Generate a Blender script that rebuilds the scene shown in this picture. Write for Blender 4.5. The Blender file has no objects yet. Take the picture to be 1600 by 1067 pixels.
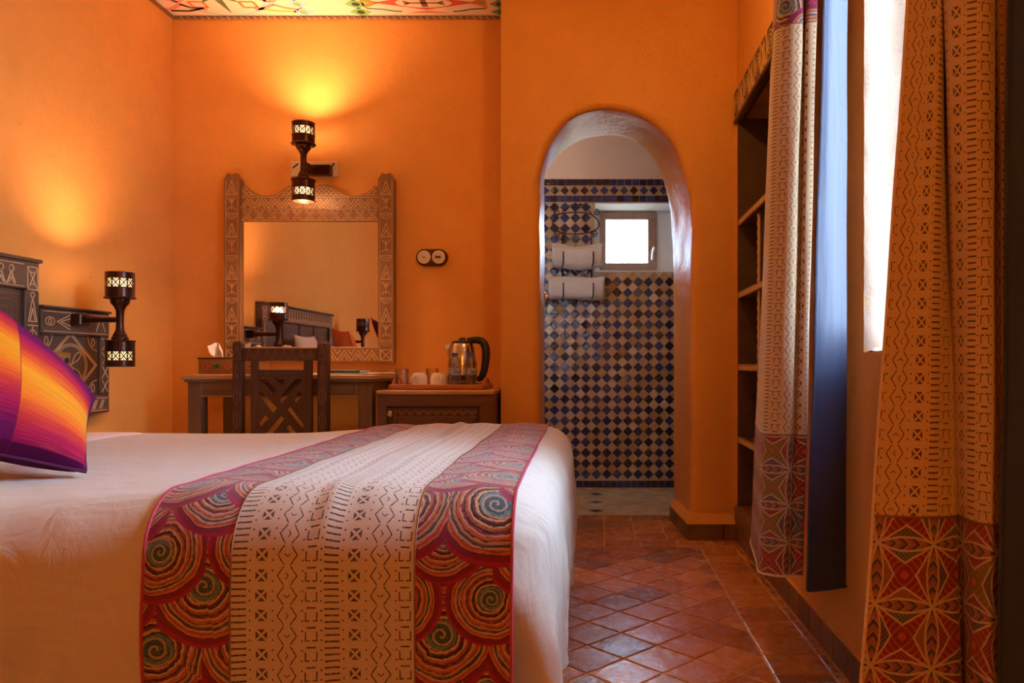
import bpy, bmesh, math, random
import numpy as np
from mathutils import Vector, Matrix, noise as mnoise

rnd = random.Random(11)
scene = bpy.context.scene
COL = scene.collection
PI = math.pi

# ------------------------------------------------------------------ camera
cam_data = bpy.data.cameras.new('camera')
cam = bpy.data.objects.new('camera', cam_data)
COL.objects.link(cam)
cam.location = (0.0, 0.0, 0.84)
cam.rotation_euler = (PI / 2, 0, 0)
cam_data.sensor_width = 36.0
cam_data.lens = 27.0
cam_data.shift_x = -129.0 / 1600.0
cam_data.shift_y = 33.5 / 1600.0
cam_data.clip_start = 0.02
scene.camera = cam

# ------------------------------------------------------------------ world (pale hazy daylight sky)
world = bpy.data.worlds.new('sky'); scene.world = world
world.use_nodes = True
bg = world.node_tree.nodes['Background']
bg.inputs[0].default_value = (0.54, 0.74, 1.0, 1)
bg.inputs[1].default_value = 50.0

# ------------------------------------------------------------------ sun (rakes along the outer wall onto the window reveal)
sun_d = bpy.data.lights.new('sun', 'SUN')
sun_d.energy = 20.0; sun_d.angle = math.radians(1.5); sun_d.color = (1.0, 0.93, 0.82)
sun = bpy.data.objects.new('sun', sun_d); COL.objects.link(sun)
sun.rotation_euler = Vector((-0.25, 1.0, -0.42)).to_track_quat('-Z', 'Y').to_euler()
sun.location = (3, -3, 4)

# ------------------------------------------------------------------ exposure
scene.view_settings.view_transform = 'Standard'
scene.view_settings.look = 'None'
scene.view_settings.gamma = 1.0
scene.view_settings.use_curve_mapping = False
scene.view_settings.exposure = 0.0
scene.cycles.max_bounces = 6
scene.cycles.diffuse_bounces = 4
scene.cycles.glossy_bounces = 3
scene.cycles.transmission_bounces = 6
scene.cycles.transparent_max_bounces = 12
scene.cycles.sample_clamp_indirect = 6.0
scene.cycles.use_denoising = True

WARM = (1.0, 0.52, 0.28)

# ================================================================== helpers
def smooth_pts(pts, n):
    """Catmull-Rom through pts, n samples evenly in parameter."""
    P = [np.array(p, float) for p in pts]
    m = len(P) - 1
    out = []
    for i in range(n):
        t = i / (n - 1) * m
        k = min(int(t), m - 1); f = t - k
        p0 = P[k - 1] if k > 0 else 2 * P[0] - P[1]
        p1, p2 = P[k], P[k + 1]
        p3 = P[k + 2] if k + 2 <= m else 2 * P[m] - P[m - 1]
        out.append(0.5 * ((2 * p1) + (-p0 + p2) * f + (2 * p0 - 5 * p1 + 4 * p2 - p3) * f * f
                          + (-p0 + 3 * p1 - 3 * p2 + p3) * f ** 3))
    return out

def resample(pts, n):
    P = np.array(pts, float)
    d = np.r_[0, np.cumsum(np.linalg.norm(np.diff(P, axis=0), axis=1))]
    s = np.linspace(0, d[-1], n)
    return np.stack([np.interp(s, d, P[:, k]) for k in range(P.shape[1])], 1)

class MB:
    def __init__(self):
        self.v = []; self.f = []; self.uv = None
    def add(self, verts, faces, M=None):
        o = len(self.v)
        if M is not None:
            verts = [tuple(M @ Vector(p)) for p in verts]
        self.v.extend([tuple(p) for p in verts])
        self.f.extend([tuple(i + o for i in fc) for fc in faces])
        return self
    def box(self, x0, x1, y0, y1, z0, z1, b=0.0, M=None):
        c = ((x0 + x1) / 2, (y0 + y1) / 2, (z0 + z1) / 2)
        h = (abs(x1 - x0) / 2, abs(y1 - y0) / 2, abs(z1 - z0) / 2)
        if b <= 0:
            vs = [(c[0] + sx * h[0], c[1] + sy * h[1], c[2] + sz * h[2])
                  for sx in (-1, 1) for sy in (-1, 1) for sz in (-1, 1)]
            return self.add(vs, [(0, 1, 3, 2), (4, 6, 7, 5), (0, 4, 5, 1), (2, 3, 7, 6), (0, 2, 6, 4), (1, 5, 7, 3)], M)
        b = min(b, min(h) * 0.95)
        vs = []; idx = {}
        for sx in (-1, 1):
            for sy in (-1, 1):
                for sz in (-1, 1):
                    s = (sx, sy, sz)
                    for ax in range(3):
                        p = [c[k] + s[k] * (h[k] - (0 if k == ax else b)) for k in range(3)]
                        idx[(s, ax)] = len(vs); vs.append(tuple(p))
        fs = []
        for ax in range(3):
            o1, o2 = [k for k in range(3) if k != ax]
            for sg in (-1, 1):
                q = []
                for a, bb in ((-1, -1), (1, -1), (1, 1), (-1, 1)):
                    s = [0, 0, 0]; s[ax] = sg; s[o1] = a; s[o2] = bb
                    q.append(idx[(tuple(s), ax)])
                fs.append(tuple(q))
        for ax in range(3):
            o1, o2 = [k for k in range(3) if k != ax]
            for a in (-1, 1):
                for bb in (-1, 1):
                    s0 = [0, 0, 0]; s1 = [0, 0, 0]
                    s0[ax] = -1; s1[ax] = 1
                    s0[o1] = s1[o1] = a; s0[o2] = s1[o2] = bb
                    s0 = tuple(s0); s1 = tuple(s1)
                    fs.append((idx[(s0, o1)], idx[(s1, o1)], idx[(s1, o2)], idx[(s0, o2)]))
        for sx in (-1, 1):
            for sy in (-1, 1):
                for sz in (-1, 1):
                    s = (sx, sy, sz)
                    fs.append((idx[(s, 0)], idx[(s, 1)], idx[(s, 2)]))
        return self.add(vs, fs, M)
    def prism(self, poly, fn, d0, d1):
        """poly: 2-D points; fn(a,b,d)->xyz ; extruded d0..d1"""
        n = len(poly)
        vs = [fn(a, b, d0) for a, b in poly] + [fn(a, b, d1) for a, b in poly]
        fs = [tuple(range(n)), tuple(range(2 * n - 1, n - 1, -1))]
        fs += [(i, (i + 1) % n, n + (i + 1) % n, n + i) for i in range(n)]
        return self.add(vs, fs)
    def tube(self, pts, r, n=8, caps=True):
        P = [Vector(p) for p in pts]
        m = len(P); rs = r if isinstance(r, (list, tuple)) else [r] * m
        vs = []; fs = []
        up = None
        for i in range(m):
            t = (P[min(i + 1, m - 1)] - P[max(i - 1, 0)]).normalized()
            if up is None:
                a = Vector((0, 0, 1)) if abs(t.z) < 0.9 else Vector((1, 0, 0))
                up = (a - t * a.dot(t)).normalized()
            else:
                up = (up - t * up.dot(t)).normalized()
            w = t.cross(up)
            for k in range(n):
                th = 2 * PI * k / n
                vs.append(tuple(P[i] + (up * math.cos(th) + w * math.sin(th)) * rs[i]))
        for i in range(m - 1):
            for k in range(n):
                fs.append((i * n + k, i * n + (k + 1) % n, (i + 1) * n + (k + 1) % n, (i + 1) * n + k))
        if caps:
            fs.append(tuple(range(n - 1, -1, -1))); fs.append(tuple((m - 1) * n + k for k in range(n)))
        return self.add(vs, fs)
    def lathe(self, prof, n=24, c=(0, 0, 0), M=None, closed=False):
        vs = []; fs = []; m = len(prof)
        for r, z in prof:
            for k in range(n):
                th = 2 * PI * k / n
                vs.append((c[0] + r * math.cos(th), c[1] + r * math.sin(th), c[2] + z))
        rng = range(m) if closed else range(m - 1)
        for i in rng:
            j = (i + 1) % m
            for k in range(n):
                fs.append((i * n + k, i * n + (k + 1) % n, j * n + (k + 1) % n, j * n + k))
        if not closed:
            if prof[0][0] > 1e-6: fs.append(tuple(range(n - 1, -1, -1)))
            if prof[-1][0] > 1e-6: fs.append(tuple((m - 1) * n + k for k in range(n)))
        return self.add(vs, fs, M)
    def grid(self, arr, uv=None):
        """arr: (nu,nv,3) numpy"""
        nu, nv = arr.shape[:2]
        o = len(self.v)
        self.v.extend(map(tuple, arr.reshape(-1, 3).tolist()))
        ii, jj = np.meshgrid(np.arange(nu - 1), np.arange(nv - 1), indexing='ij')
        a = (ii * nv + jj).ravel() + o
        self.f.extend(map(tuple, np.stack([a, a + nv, a + nv + 1, a + 1], 1).tolist()))
        if uv is not None:
            if self.uv is None: self.uv = []
            self.uv.extend(map(tuple, uv.reshape(-1, 2).tolist()))
        return self

def world_off(parent):
    o = Vector((0, 0, 0))
    while parent is not None:
        o = o + parent.location; parent = parent.parent
    return o

def build(mb, name, mat, parent=None, smooth=False, recalc=True, angle=40, origin=None):
    off = world_off(parent)
    if origin is not None: off = off + Vector(origin)
    me = bpy.data.meshes.new(name)
    V = np.array(mb.v, float) - np.array(off)
    me.from_pydata(V.tolist(), [], mb.f)
    if mb.uv is not None:
        lay = me.uv_layers.new(name='UVMap')
        li = np.zeros(len(me.loops), int); me.loops.foreach_get('vertex_index', li)
        lay.data.foreach_set('uv', np.array(mb.uv)[li].ravel())
    if recalc and len(mb.f) < 40000:
        bm = bmesh.new(); bm.from_mesh(me)
        bmesh.ops.recalc_face_normals(bm, faces=bm.faces)
        bm.to_mesh(me); bm.free()
    if smooth:
        me.polygons.foreach_set('use_smooth', [True] * len(me.polygons))
        if angle: me.set_sharp_from_angle(angle=math.radians(angle))
    me.materials.append(mat)
    o = bpy.data.objects.new(name, me)
    COL.objects.link(o)
    if parent is not None: o.parent = parent
    if origin is not None: o.location = origin
    return o

def tag(o, label, cat=None, group=None, kind=None):
    if label: o['label'] = label
    if cat: o['category'] = cat
    if group: o['group'] = group
    if kind: o['kind'] = kind
    return o

def thing(name, label, cat, loc=(0, 0, 0), group=None, kind=None):
    o = bpy.data.objects.new(name, None)
    o.empty_display_size = 0.05
    o.location = loc
    COL.objects.link(o)
    return tag(o, label, cat, group, kind)

def inst(name, me, loc, parent=None, rot=None):
    o = bpy.data.objects.new(name, me)
    o.location = Vector(loc) - world_off(parent)
    if rot is not None: o.rotation_euler = rot
    if parent is not None: o.parent = parent
    COL.objects.link(o)
    return o

class Carve:
    """incised line work on a plane: fn(a,b,d)->xyz, d>0 proud of the surface"""
    def __init__(self, fn, w=0.004, t=0.0012):
        self.fn = fn; self.w = w; self.t = t; self.mb = MB()
    def line(self, *pts, w=None, closed=False):
        w = (w or self.w) / 2
        pts = list(pts)
        if closed: pts.append(pts[0])
        for (a0, b0), (a1, b1) in zip(pts[:-1], pts[1:]):
            L = math.hypot(a1 - a0, b1 - b0)
            if L < 1e-6: continue
            tx, ty = (a1 - a0) / L, (b1 - b0) / L
            a0_, b0_, a1_, b1_ = a0 - tx * w * .6, b0 - ty * w * .6, a1 + tx * w * .6, b1 + ty * w * .6
            nx, ny = -ty * w, tx * w
            q = [(a0_ + nx, b0_ + ny), (a1_ + nx, b1_ + ny), (a1_ - nx, b1_ - ny), (a0_ - nx, b0_ - ny)]
            vs = [self.fn(a, b, -0.0006) for a, b in q] + [self.fn(a, b, self.t) for a, b in q]
            self.mb.add(vs, [(4, 5, 6, 7), (0, 1, 5, 4), (1, 2, 6, 5), (2, 3, 7, 6), (3, 0, 4, 7)])
        return self
    def arc(self, ca, cb, r, t0=0, t1=360, n=16, w=None, rb=None):
        rb = rb or r
        pts = [(ca + r * math.cos(math.radians(t0 + (t1 - t0) * i / n)),
                cb + rb * math.sin(math.radians(t0 + (t1 - t0) * i / n))) for i in range(n + 1)]
        return self.line(*pts, w=w)
    def rect(self, a0, b0, a1, b1, w=None):
        return self.line((a0, b0), (a1, b0), (a1, b1), (a0, b1), w=w, closed=True)
    def build(self, name, mat, parent):
        return tag(build(self.mb, name, mat, parent), None, kind='stuff')

# ================================================================== shader DSL
T = None
class S:
    def __init__(self, s): self.s = s
    def __add__(a, b): return m('ADD', a, b)
    __radd__ = __add__
    def __sub__(a, b): return m('SUBTRACT', a, b)
    def __rsub__(a, b): return m('SUBTRACT', b, a)
    def __mul__(a, b): return m('MULTIPLY', a, b)
    __rmul__ = __mul__
    def __truediv__(a, b): return m('DIVIDE', a, b)
    def __neg__(a): return m('MULTIPLY', a, -1.0)
def setin(sock, v):
    if isinstance(v, S): T.links.new(v.s, sock)
    elif isinstance(v, tuple) and sock.type == 'RGBA': sock.default_value = tuple(v) + (1,) if len(v) == 3 else v
    else: sock.default_value = v
def m(op, a, b=None, c=None):
    n = T.nodes.new('ShaderNodeMath'); n.operation = op
    setin(n.inputs[0], a)
    if b is not None: setin(n.inputs[1], b)
    if c is not None: setin(n.inputs[2], c)
    return S(n.outputs[0])
def lt(a, b): return m('LESS_THAN', a, b)
def gt(a, b): return m('GREATER_THAN', a, b)
def AND(*x):
    r = x[0]
    for k in x[1:]: r = r * k
    return r
def OR(*x):
    r = x[0]
    for k in x[1:]: r = m('MAXIMUM', r, k)
    return r
def ab(a): return m('ABSOLUTE', a)
def flr(a): return m('FLOOR', a)
def fmod(a, b): return m('FLOORED_MODULO', a, b)
def mx(a, b): return m('MAXIMUM', a, b)
def mn(a, b): return m('MINIMUM', a, b)
def sel(c, a, b): return b + c * (a - b) if isinstance(a, S) or isinstance(b, S) else (a - b) * c + b
def between(x, a, b): return gt(x, a) * lt(x, b)
def texco(kind='UV'):
    n = T.nodes.new('ShaderNodeTexCoord'); return S(n.outputs[kind])
def sep(v):
    n = T.nodes.new('ShaderNodeSeparateXYZ'); T.links.new(v.s, n.inputs[0])
    return S(n.outputs[0]), S(n.outputs[1]), S(n.outputs[2])
def comb(x, y, z=0.0):
    n = T.nodes.new('ShaderNodeCombineXYZ')
    setin(n.inputs[0], x); setin(n.inputs[1], y); setin(n.inputs[2], z)
    return S(n.outputs[0])
def mapping(v, scale=(1, 1, 1), rot=(0, 0, 0)):
    n = T.nodes.new('ShaderNodeMapping'); T.links.new(v.s, n.inputs[0])
    n.inputs['Scale'].default_value = scale; n.inputs['Rotation'].default_value = rot
    return S(n.outputs[0])
def noise(v, scale, detail=3.0, rough=0.55, dist=0.0):
    n = T.nodes.new('ShaderNodeTexNoise')
    if v is not None: T.links.new(v.s, n.inputs['Vector'])
    n.inputs['Scale'].default_value = scale; n.inputs['Detail'].default_value = detail
    n.inputs['Roughness'].default_value = rough; n.inputs['Distortion'].default_value = dist
    return S(n.outputs[0])
def white(v):
    n = T.nodes.new('ShaderNodeTexWhiteNoise'); n.noise_dimensions = '3D'
    T.links.new(v.s, n.inputs[0]); return S(n.outputs[0])
def mixc(f, a, b, mode='MIX'):
    n = T.nodes.new('ShaderNodeMix'); n.data_type = 'RGBA'; n.blend_type = mode
    setin(n.inputs[0], f); setin(n.inputs[6], a); setin(n.inputs[7], b)
    return S(n.outputs[2])
def ramp(f, stops, interp='LINEAR'):
    n = T.nodes.new('ShaderNodeValToRGB'); T.links.new(f.s, n.inputs[0])
    cr = n.color_ramp; cr.interpolation = interp
    while len(cr.elements) > 1: cr.elements.remove(cr.elements[-1])
    for i, (p, c) in enumerate(stops):
        e = cr.elements[0] if i == 0 else cr.elements.new(p)
        e.position = p; e.color = (c[0], c[1], c[2], 1)
    return S(n.outputs[0])
def obj_random():
    n = T.nodes.new('ShaderNodeObjectInfo'); return S(n.outputs['Random'])
def island_random():
    n = T.nodes.new('ShaderNodeNewGeometry'); return S(n.outputs['Random Per Island'])
def bump(h, strength=0.3, dist=0.01):
    n = T.nodes.new('ShaderNodeBump'); setin(n.inputs['Height'], h)
    n.inputs['Strength'].default_value = strength; n.inputs['Distance'].default_value = dist
    return S(n.outputs[0])

def newmat(name):
    global T
    mt = bpy.data.materials.new(name); mt.use_nodes = True
    T = mt.node_tree
    return mt
def finish(color, rough=0.6, metal=0.0, normal=None, spec=0.5, sheen=0.0, coat=0.0, emit=None, estr=0.0):
    b = T.nodes['Principled BSDF']
    setin(b.inputs['Base Color'], color); setin(b.inputs['Roughness'], rough)
    b.inputs['Metallic'].default_value = metal
    b.inputs['Specular IOR Level'].default_value = spec
    b.inputs['Sheen Weight'].default_value = sheen
    b.inputs['Coat Weight'].default_value = coat
    if normal is not None: T.links.new(normal.s, b.inputs['Normal'])
    if emit is not None:
        setin(b.inputs['Emission Color'], emit); b.inputs['Emission Strength'].default_value = estr

MAT = {}
def plain(name, color, rough=0.5, metal=0.0, var=0.12, scale=30, bstr=0.1, **kw):
    mt = newmat(name)
    o = texco('Object')
    n = noise(o, scale, 3)
    c2 = tuple(min(1, x * (1 - var)) for x in color); c1 = tuple(min(1, x * (1 + var)) for x in color)
    finish(mixc(n, c2, c1), rough, metal, bump(n, bstr, 0.002), **kw)
    MAT[name] = mt
    return mt
def plaster(name, color, var=0.22, bstr=0.55, rough=0.85):
    mt = newmat(name)
    o = texco('Object')
    big = noise(o, 1.6, 4, 0.6); mid = noise(o, 9, 5, 0.62); fine = noise(o, 70, 4, 0.6)
    straw = noise(mapping(o, (1, 1, 3)), 38, 2, 0.5, 1.5)
    pits = m('POWER', straw, 4.0)
    h = big * 0.3 + mid * 0.9 + fine * 0.22 - gt(straw, 0.70) * 0.35
    f = m('MULTIPLY_ADD', big, 0.6, mid * 0.4)
    lo = tuple(x * (1 - var) for x in color); hi = tuple(min(1, x * (1 + var)) for x in color)
    c = mixc(f, lo, hi)
    c = mixc(gt(straw, 0.72) * 0.35, c, tuple(x * 0.45 for x in color))
    finish(c, rough, 0, bump(h, bstr, 0.012), spec=0.3)
    MAT[name] = mt
def wood(name, color, axis='z', rough=0.5, var=0.45, coat=0.0, sc=14):
    mt = newmat(name)
    o = texco('Object')
    k = {'x': (0.08, 1, 1), 'y': (1, 0.08, 1), 'z': (1, 1, 0.08)}[axis]
    g = noise(mapping(o, k), sc * 4, 5, 0.65, 0.6); b2 = noise(mapping(o, k), sc, 3, 0.5, 1.2)
    f = g * 0.55 + b2 * 0.45
    f = m('MULTIPLY_ADD', f, 2.2, -0.6)
    lo = tuple(x * (1 - var) for x in color); hi = tuple(min(1, x * (1 + var)) for x in color)
    finish(mixc(m('MINIMUM', mx(f, 0.0), 1.0), lo, hi), rough, 0, bump(g, 0.25, 0.003), spec=0.4, coat=coat)
    MAT[name] = mt
# ================================================================== materials
plaster('ochre_plaster', (0.76, 0.36, 0.085), 0.2)
plaster('ochre_polished', (0.76, 0.36, 0.085), 0.2, 0.8, 0.37)
plain('sand', (0.42, 0.32, 0.22), 0.9, var=0.2, scale=3)
plaster('pink_plaster', (0.74, 0.58, 0.48), 0.08, 0.25)
plaster('white_plaster', (0.82, 0.80, 0.77), 0.06, 0.3)
plaster('reveal_plaster', (0.80, 0.62, 0.46), 0.1, 0.6)
plaster('ceiling_paint', (0.80, 0.64, 0.44), 0.06, 0.12)
plain('grout', (0.60, 0.34, 0.14), 0.9, var=0.25, scale=60, bstr=0.4)
plain('pale_grout', (0.50, 0.42, 0.33), 0.9, var=0.2, scale=80)
wood('walnut', (0.078, 0.029, 0.014), 'z', 0.42)
wood('walnut_x', (0.078, 0.029, 0.014), 'x', 0.42)
wood('walnut_y', (0.080, 0.040, 0.022), 'y', 0.5)
wood('oak_x', (0.20, 0.105, 0.048), 'x', 0.5, 0.4)
wood('oak_z', (0.16, 0.085, 0.042), 'z', 0.5, 0.4)
wood('desk_top', (0.48, 0.28, 0.12), 'x', 0.4, 0.3)
wood('frame_z', (0.25, 0.125, 0.05), 'z', 0.5, 0.4)
wood('frame_x', (0.29, 0.145, 0.055), 'x', 0.5, 0.35)
wood('cabinet', (0.13, 0.050, 0.022), 'x', 0.4, 0.4)
wood('grey_wood_y', (0.085, 0.055, 0.040), 'y', 0.55, 0.4)
wood('grey_wood_z', (0.080, 0.052, 0.038), 'z', 0.55, 0.4)
wood('shelf_wood', (0.10, 0.050, 0.026), 'y', 0.6, 0.4)
wood('tray_wood', (0.42, 0.13, 0.03), 'x', 0.35, 0.25)
plain('carved_pale', (0.62, 0.42, 0.22), 0.7, var=0.25)
plain('carved_gold', (0.62, 0.40, 0.18), 0.65, var=0.25)
plain('carved_dark', (0.20, 0.10, 0.045), 0.6, var=0.3)
plain('bronze', (0.060, 0.022, 0.014), 0.30, 0.75, var=0.3, scale=20, bstr=0.05)
plain('iron', (0.02, 0.018, 0.018), 0.45, 0.6)
plain('brass', (0.45, 0.30, 0.12), 0.35, 0.9)
plain('steel', (0.62, 0.58, 0.54), 0.22, 1.0, var=0.05, bstr=0.02)
plain('chrome', (0.75, 0.75, 0.75), 0.1, 1.0, var=0.02, bstr=0.0)
plain('black_plastic', (0.015, 0.014, 0.014), 0.35)
plain('blue_plastic', (0.05, 0.12, 0.42), 0.4)
plain('porcelain', (0.80, 0.75, 0.68), 0.22, var=0.03, coat=0.3)
plain('white_paper', (0.82, 0.80, 0.78), 0.8, var=0.05)
plain('green_leather', (0.022, 0.04, 0.03), 0.5, var=0.3)
plain('red_paper', (0.55, 0.03, 0.03), 0.5)
plain('white_cotton', (0.80, 0.79, 0.82), 0.9, var=0.04, scale=200)
plain('tile_print', (0.72, 0.62, 0.48), 0.4, var=0.1)
plain('paint_red', (0.62, 0.10, 0.05), 0.8)
plain('paint_orange', (0.70, 0.22, 0.04), 0.8)
plain('paint_green', (0.18, 0.42, 0.10), 0.8)
plain('paint_dark_green', (0.10, 0.16, 0.04), 0.8)
plain('paint_blue', (0.45, 0.52, 0.62), 0.8)
plain('paint_black', (0.05, 0.035, 0.04), 0.8)
plain('paint_yellow', (0.75, 0.48, 0.05), 0.8)
plain('paint_pink', (0.85, 0.30, 0.22), 0.8)
plain('paint_teal', (0.05, 0.16, 0.18), 0.6)
plain('piping', (0.42, 0.05, 0.10), 0.8)
plain('cream_piping', (0.70, 0.55, 0.45), 0.8)

# towel
mt = newmat('towel'); o = texco('Object'); n = noise(o, 260, 2); n2 = noise(o, 6, 2)
finish(mixc(n2, (0.50, 0.42, 0.37), (0.62, 0.53, 0.47)), 0.95, 0, bump(n, 0.6, 0.004), sheen=0.2); MAT['towel'] = mt

# duvet cotton
mt = newmat('duvet'); o = texco('Object')
w1 = noise(mapping(o, (1.0, 2.6, 1.6)), 4.0, 3, 0.55, 0.9); w2 = noise(o, 900, 2); w3 = noise(mapping(o, (1, 1, 0.5), (0, 0, 0.5)), 13, 4, 0.6, 1.0)
finish(mixc(w1, (0.58, 0.545, 0.48), (0.65, 0.61, 0.54)), 0.85, 0, bump(w1 * 1.0 + w3 * 0.36 + w2 * 0.01, 0.62, 0.024), spec=0.25, sheen=0.15)
MAT['duvet'] = mt

# glass kinds
def thin_glass(name, tint=(1, 1, 1), fac=0.06):
    mt = newmat(name)
    nt = T; nt.nodes.remove(nt.nodes['Principled BSDF'])
    tr = nt.nodes.new('ShaderNodeBsdfTransparent'); tr.inputs[0].default_value = tint + (1,)
    gl = nt.nodes.new('ShaderNodeBsdfGlossy'); gl.inputs['Roughness'].default_value = 0.03
    fr = nt.nodes.new('ShaderNodeLayerWeight'); fr.inputs[0].default_value = 0.35
    mu = nt.nodes.new('ShaderNodeMath'); mu.operation = 'MULTIPLY_ADD'; mu.inputs[1].default_value = 0.6; mu.inputs[2].default_value = fac
    nt.links.new(fr.outputs['Fresnel'], mu.inputs[0])
    mxs = nt.nodes.new('ShaderNodeMixShader')
    nt.links.new(mu.outputs[0], mxs.inputs[0]); nt.links.new(tr.outputs[0], mxs.inputs[1]); nt.links.new(gl.outputs[0], mxs.inputs[2])
    nt.links.new(mxs.outputs[0], nt.nodes['Material Output'].inputs[0])
    MAT[name] = mt
thin_glass('pane');  thin_glass('tumbler', (0.97, 0.95, 0.92), 0.05); thin_glass('bottle_plastic', (0.88, 0.90, 0.92), 0.10)
mt = newmat('mirror'); o = texco('Object'); n = noise(mapping(o, (3, 1, 0.3)), 3, 2)
finish((0.86, 0.84, 0.80), 0.015, 1.0); MAT['mirror'] = mt

# lit frosted sleeve of the lamps
mt = newmat('lamp_glow'); nt = T; nt.nodes.remove(nt.nodes['Principled BSDF'])
em = nt.nodes.new('ShaderNodeEmission'); em.inputs[1].default_value = 2.2
setin(em.inputs[0], mixc(noise(texco('Object'), 20, 2), (1.0, 0.58, 0.22), (1.0, 0.68, 0.32)))
tr = nt.nodes.new('ShaderNodeBsdfTransparent'); mxs = nt.nodes.new('ShaderNodeMixShader'); mxs.inputs[0].default_value = 0.62
nt.links.new(tr.outputs[0], mxs.inputs[1]); nt.links.new(em.outputs[0], mxs.inputs[2]); nt.links.new(mxs.outputs[0], nt.nodes['Material Output'].inputs[0])
MAT['lamp_glow'] = mt

# terracotta floor tile, one shade for each tile
def tile_mat(name, ca, cb, cc, rough, bstr, rand):
    mt = newmat(name); o = texco('Object'); r = rand()
    g = noise(comb(*[q + r * 37.0 for q in sep(o)]), 9, 5, 0.65); f = noise(comb(*[q + r * 17.0 for q in sep(o)]), 24, 4, 0.6)
    c = ramp(r, [(0.0, ca), (0.5, cb), (1.0, cc)])
    c = mixc(g, mixc(0.45, c, (0, 0, 0)), mixc(0.16, c, (0.8, 0.55, 0.32)))
    hh = g * 0.8 + f * 0.25
    finish(c, m('MULTIPLY_ADD', f, 0.25, rough - 0.1), 0, bump(hh, bstr, 0.012), spec=0.42)
    MAT[name] = mt
tile_mat('terracotta', (0.27, 0.072, 0.014), (0.54, 0.155, 0.022), (0.68, 0.25, 0.04), 0.24, 0.42, obj_random)
tile_mat('skirting_tile', (0.10, 0.030, 0.014), (0.17, 0.055, 0.022), (0.26, 0.085, 0.035), 0.32, 0.2, obj_random)
def zellige(name, stops, rand, rough=0.07):
    mt = newmat(name); o = texco('Object'); r = rand()
    p = comb(*[q + r * 91.0 for q in sep(o)])
    g = noise(p, 42, 3, 0.55); f = noise(p, 90, 2, 0.5)
    c = ramp(r, stops)
    c = mixc(gt(f, 0.72) * 0.3, c, (0.25, 0.18, 0.12))
    finish(c, rough, 0, bump(g + f * 0.15, 0.75, 0.008), spec=0.7)
    MAT[name] = mt
BL = [(0.0, (0.006, 0.005, 0.022)), (0.3, (0.010, 0.011, 0.06)), (0.7, (0.010, 0.016, 0.10)), (1.0, (0.02, 0.04, 0.17))]
CR = [(0.0, (0.34, 0.20, 0.09)), (0.35, (0.46, 0.32, 0.19)), (0.8, (0.52, 0.39, 0.27)), (1.0, (0.42, 0.24, 0.07))]
zellige('blue_glaze', BL, obj_random); zellige('cream_glaze', CR, obj_random, 0.14)
zellige('blue_glaze_many', BL, island_random); zellige('cream_glaze_many', CR, island_random, 0.14)
zellige('floor_cream', [(0, (0.50, 0.38, 0.26)), (1, (0.66, 0.54, 0.40))], island_random, 0.2)

# ---- block-printed mud cloth
def mudcloth_nodes(u, v):
    wob = noise(comb(u, v), 160, 2); wob2 = noise(comb(u + 3.1, v + 1.7), 160, 2)
    u = u + (wob - 0.5) * 0.0016; v = v + (wob2 - 0.5) * 0.0016
    Pp, q = 0.157, 0.0335
    p = fmod(u, Pp)
    vc = fmod(v, q) / q          # 0..1
    vm = (vc - 0.5) * q          # metres
    par = fmod(flr(v / q), 2.0)
    # zigzag diamonds
    x = p - 0.022
    tri = ab(vc - 0.5) * 2.0
    hw = 0.0165 - tri * 0.0115
    zz = AND(lt(ab(ab(x) - hw), 0.00125), lt(tri, 0.93))
    ch1 = AND(lt(ab(ab(x) * 0.8 + vm - 0.0025), 0.0011), lt(ab(x), 0.0055))
    ch2 = AND(lt(ab(ab(vm) * 0.8 - x - 0.002), 0.0011), lt(ab(vm), 0.0055))
    chev = par * ch1 + (1.0 - par) * ch2
    # crosses of four triangles
    a = ab((p - 0.066) / 0.0098); b = ab(vm / 0.0098)
    big = mx(a, b); sm = mn(a, b)
    cross = AND(lt(big, 1.0), gt(big, 0.30), gt(big - sm, 0.30))
    # dots
    vd = ab(fmod(v, q / 2) - q / 4)
    def dots(c): return lt(ab(p - c) + vd, 0.0021)
    vd2 = ab(vm)
    # bars
    vb = ab(fmod(v, q / 3) - q / 6)
    bars = AND(lt(ab(p - 0.104), 0.0125), lt(vb, 0.0016))
    # brackets
    xb = ab(p - 0.138)
    br_side = AND(lt(ab(xb - 0.0092), 0.00115), lt(ab(vm - 0.001), 0.0075))
    br_top = AND(lt(ab(vm - 0.0085), 0.00115), between(xb, 0.002, 0.0104))
    br_dash = AND(lt(ab(vm + 0.0135), 0.0014), lt(xb, 0.0078))
    d = OR(zz, chev, cross, bars, br_side, br_top, br_dash, dots(0.0465), dots(0.0855), dots(0.1215), dots(0.1530))
    fade = noise(comb(u, v), 420, 2)
    d = d * m('MINIMUM', mx(m('MULTIPLY_ADD', fade, 3.0, -0.55), 0.35), 1.0)
    return d
def cloth_weave(u, v):
    return (m('SINE', u * 5200.0) * m('SINE', v * 5200.0)) * 0.5 + noise(comb(u, v), 500, 2)
def mud_mat(name, base, dark, sc=1.0):
    mt = newmat(name); u, v, _ = sep(texco('UV'))
    d = mudcloth_nodes(u * sc, v * sc)
    n = noise(mapping(comb(u, v), (0.25, 1, 1)), 300, 3)
    c = mixc(n, tuple(k * 0.86 for k in base), tuple(min(1, k * 1.1) for k in base))
    finish(mixc(d, c, dark), 0.9, 0, bump(cloth_weave(u, v), 0.25, 0.0015), spec=0.25, sheen=0.35)
    MAT[name] = mt
mud_mat('mudcloth', (0.60, 0.42, 0.25), (0.040, 0.022, 0.016), 1.17)
mud_mat('mudcloth_runner', (0.59, 0.51, 0.42), (0.035, 0.024, 0.026), 0.96)

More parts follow.
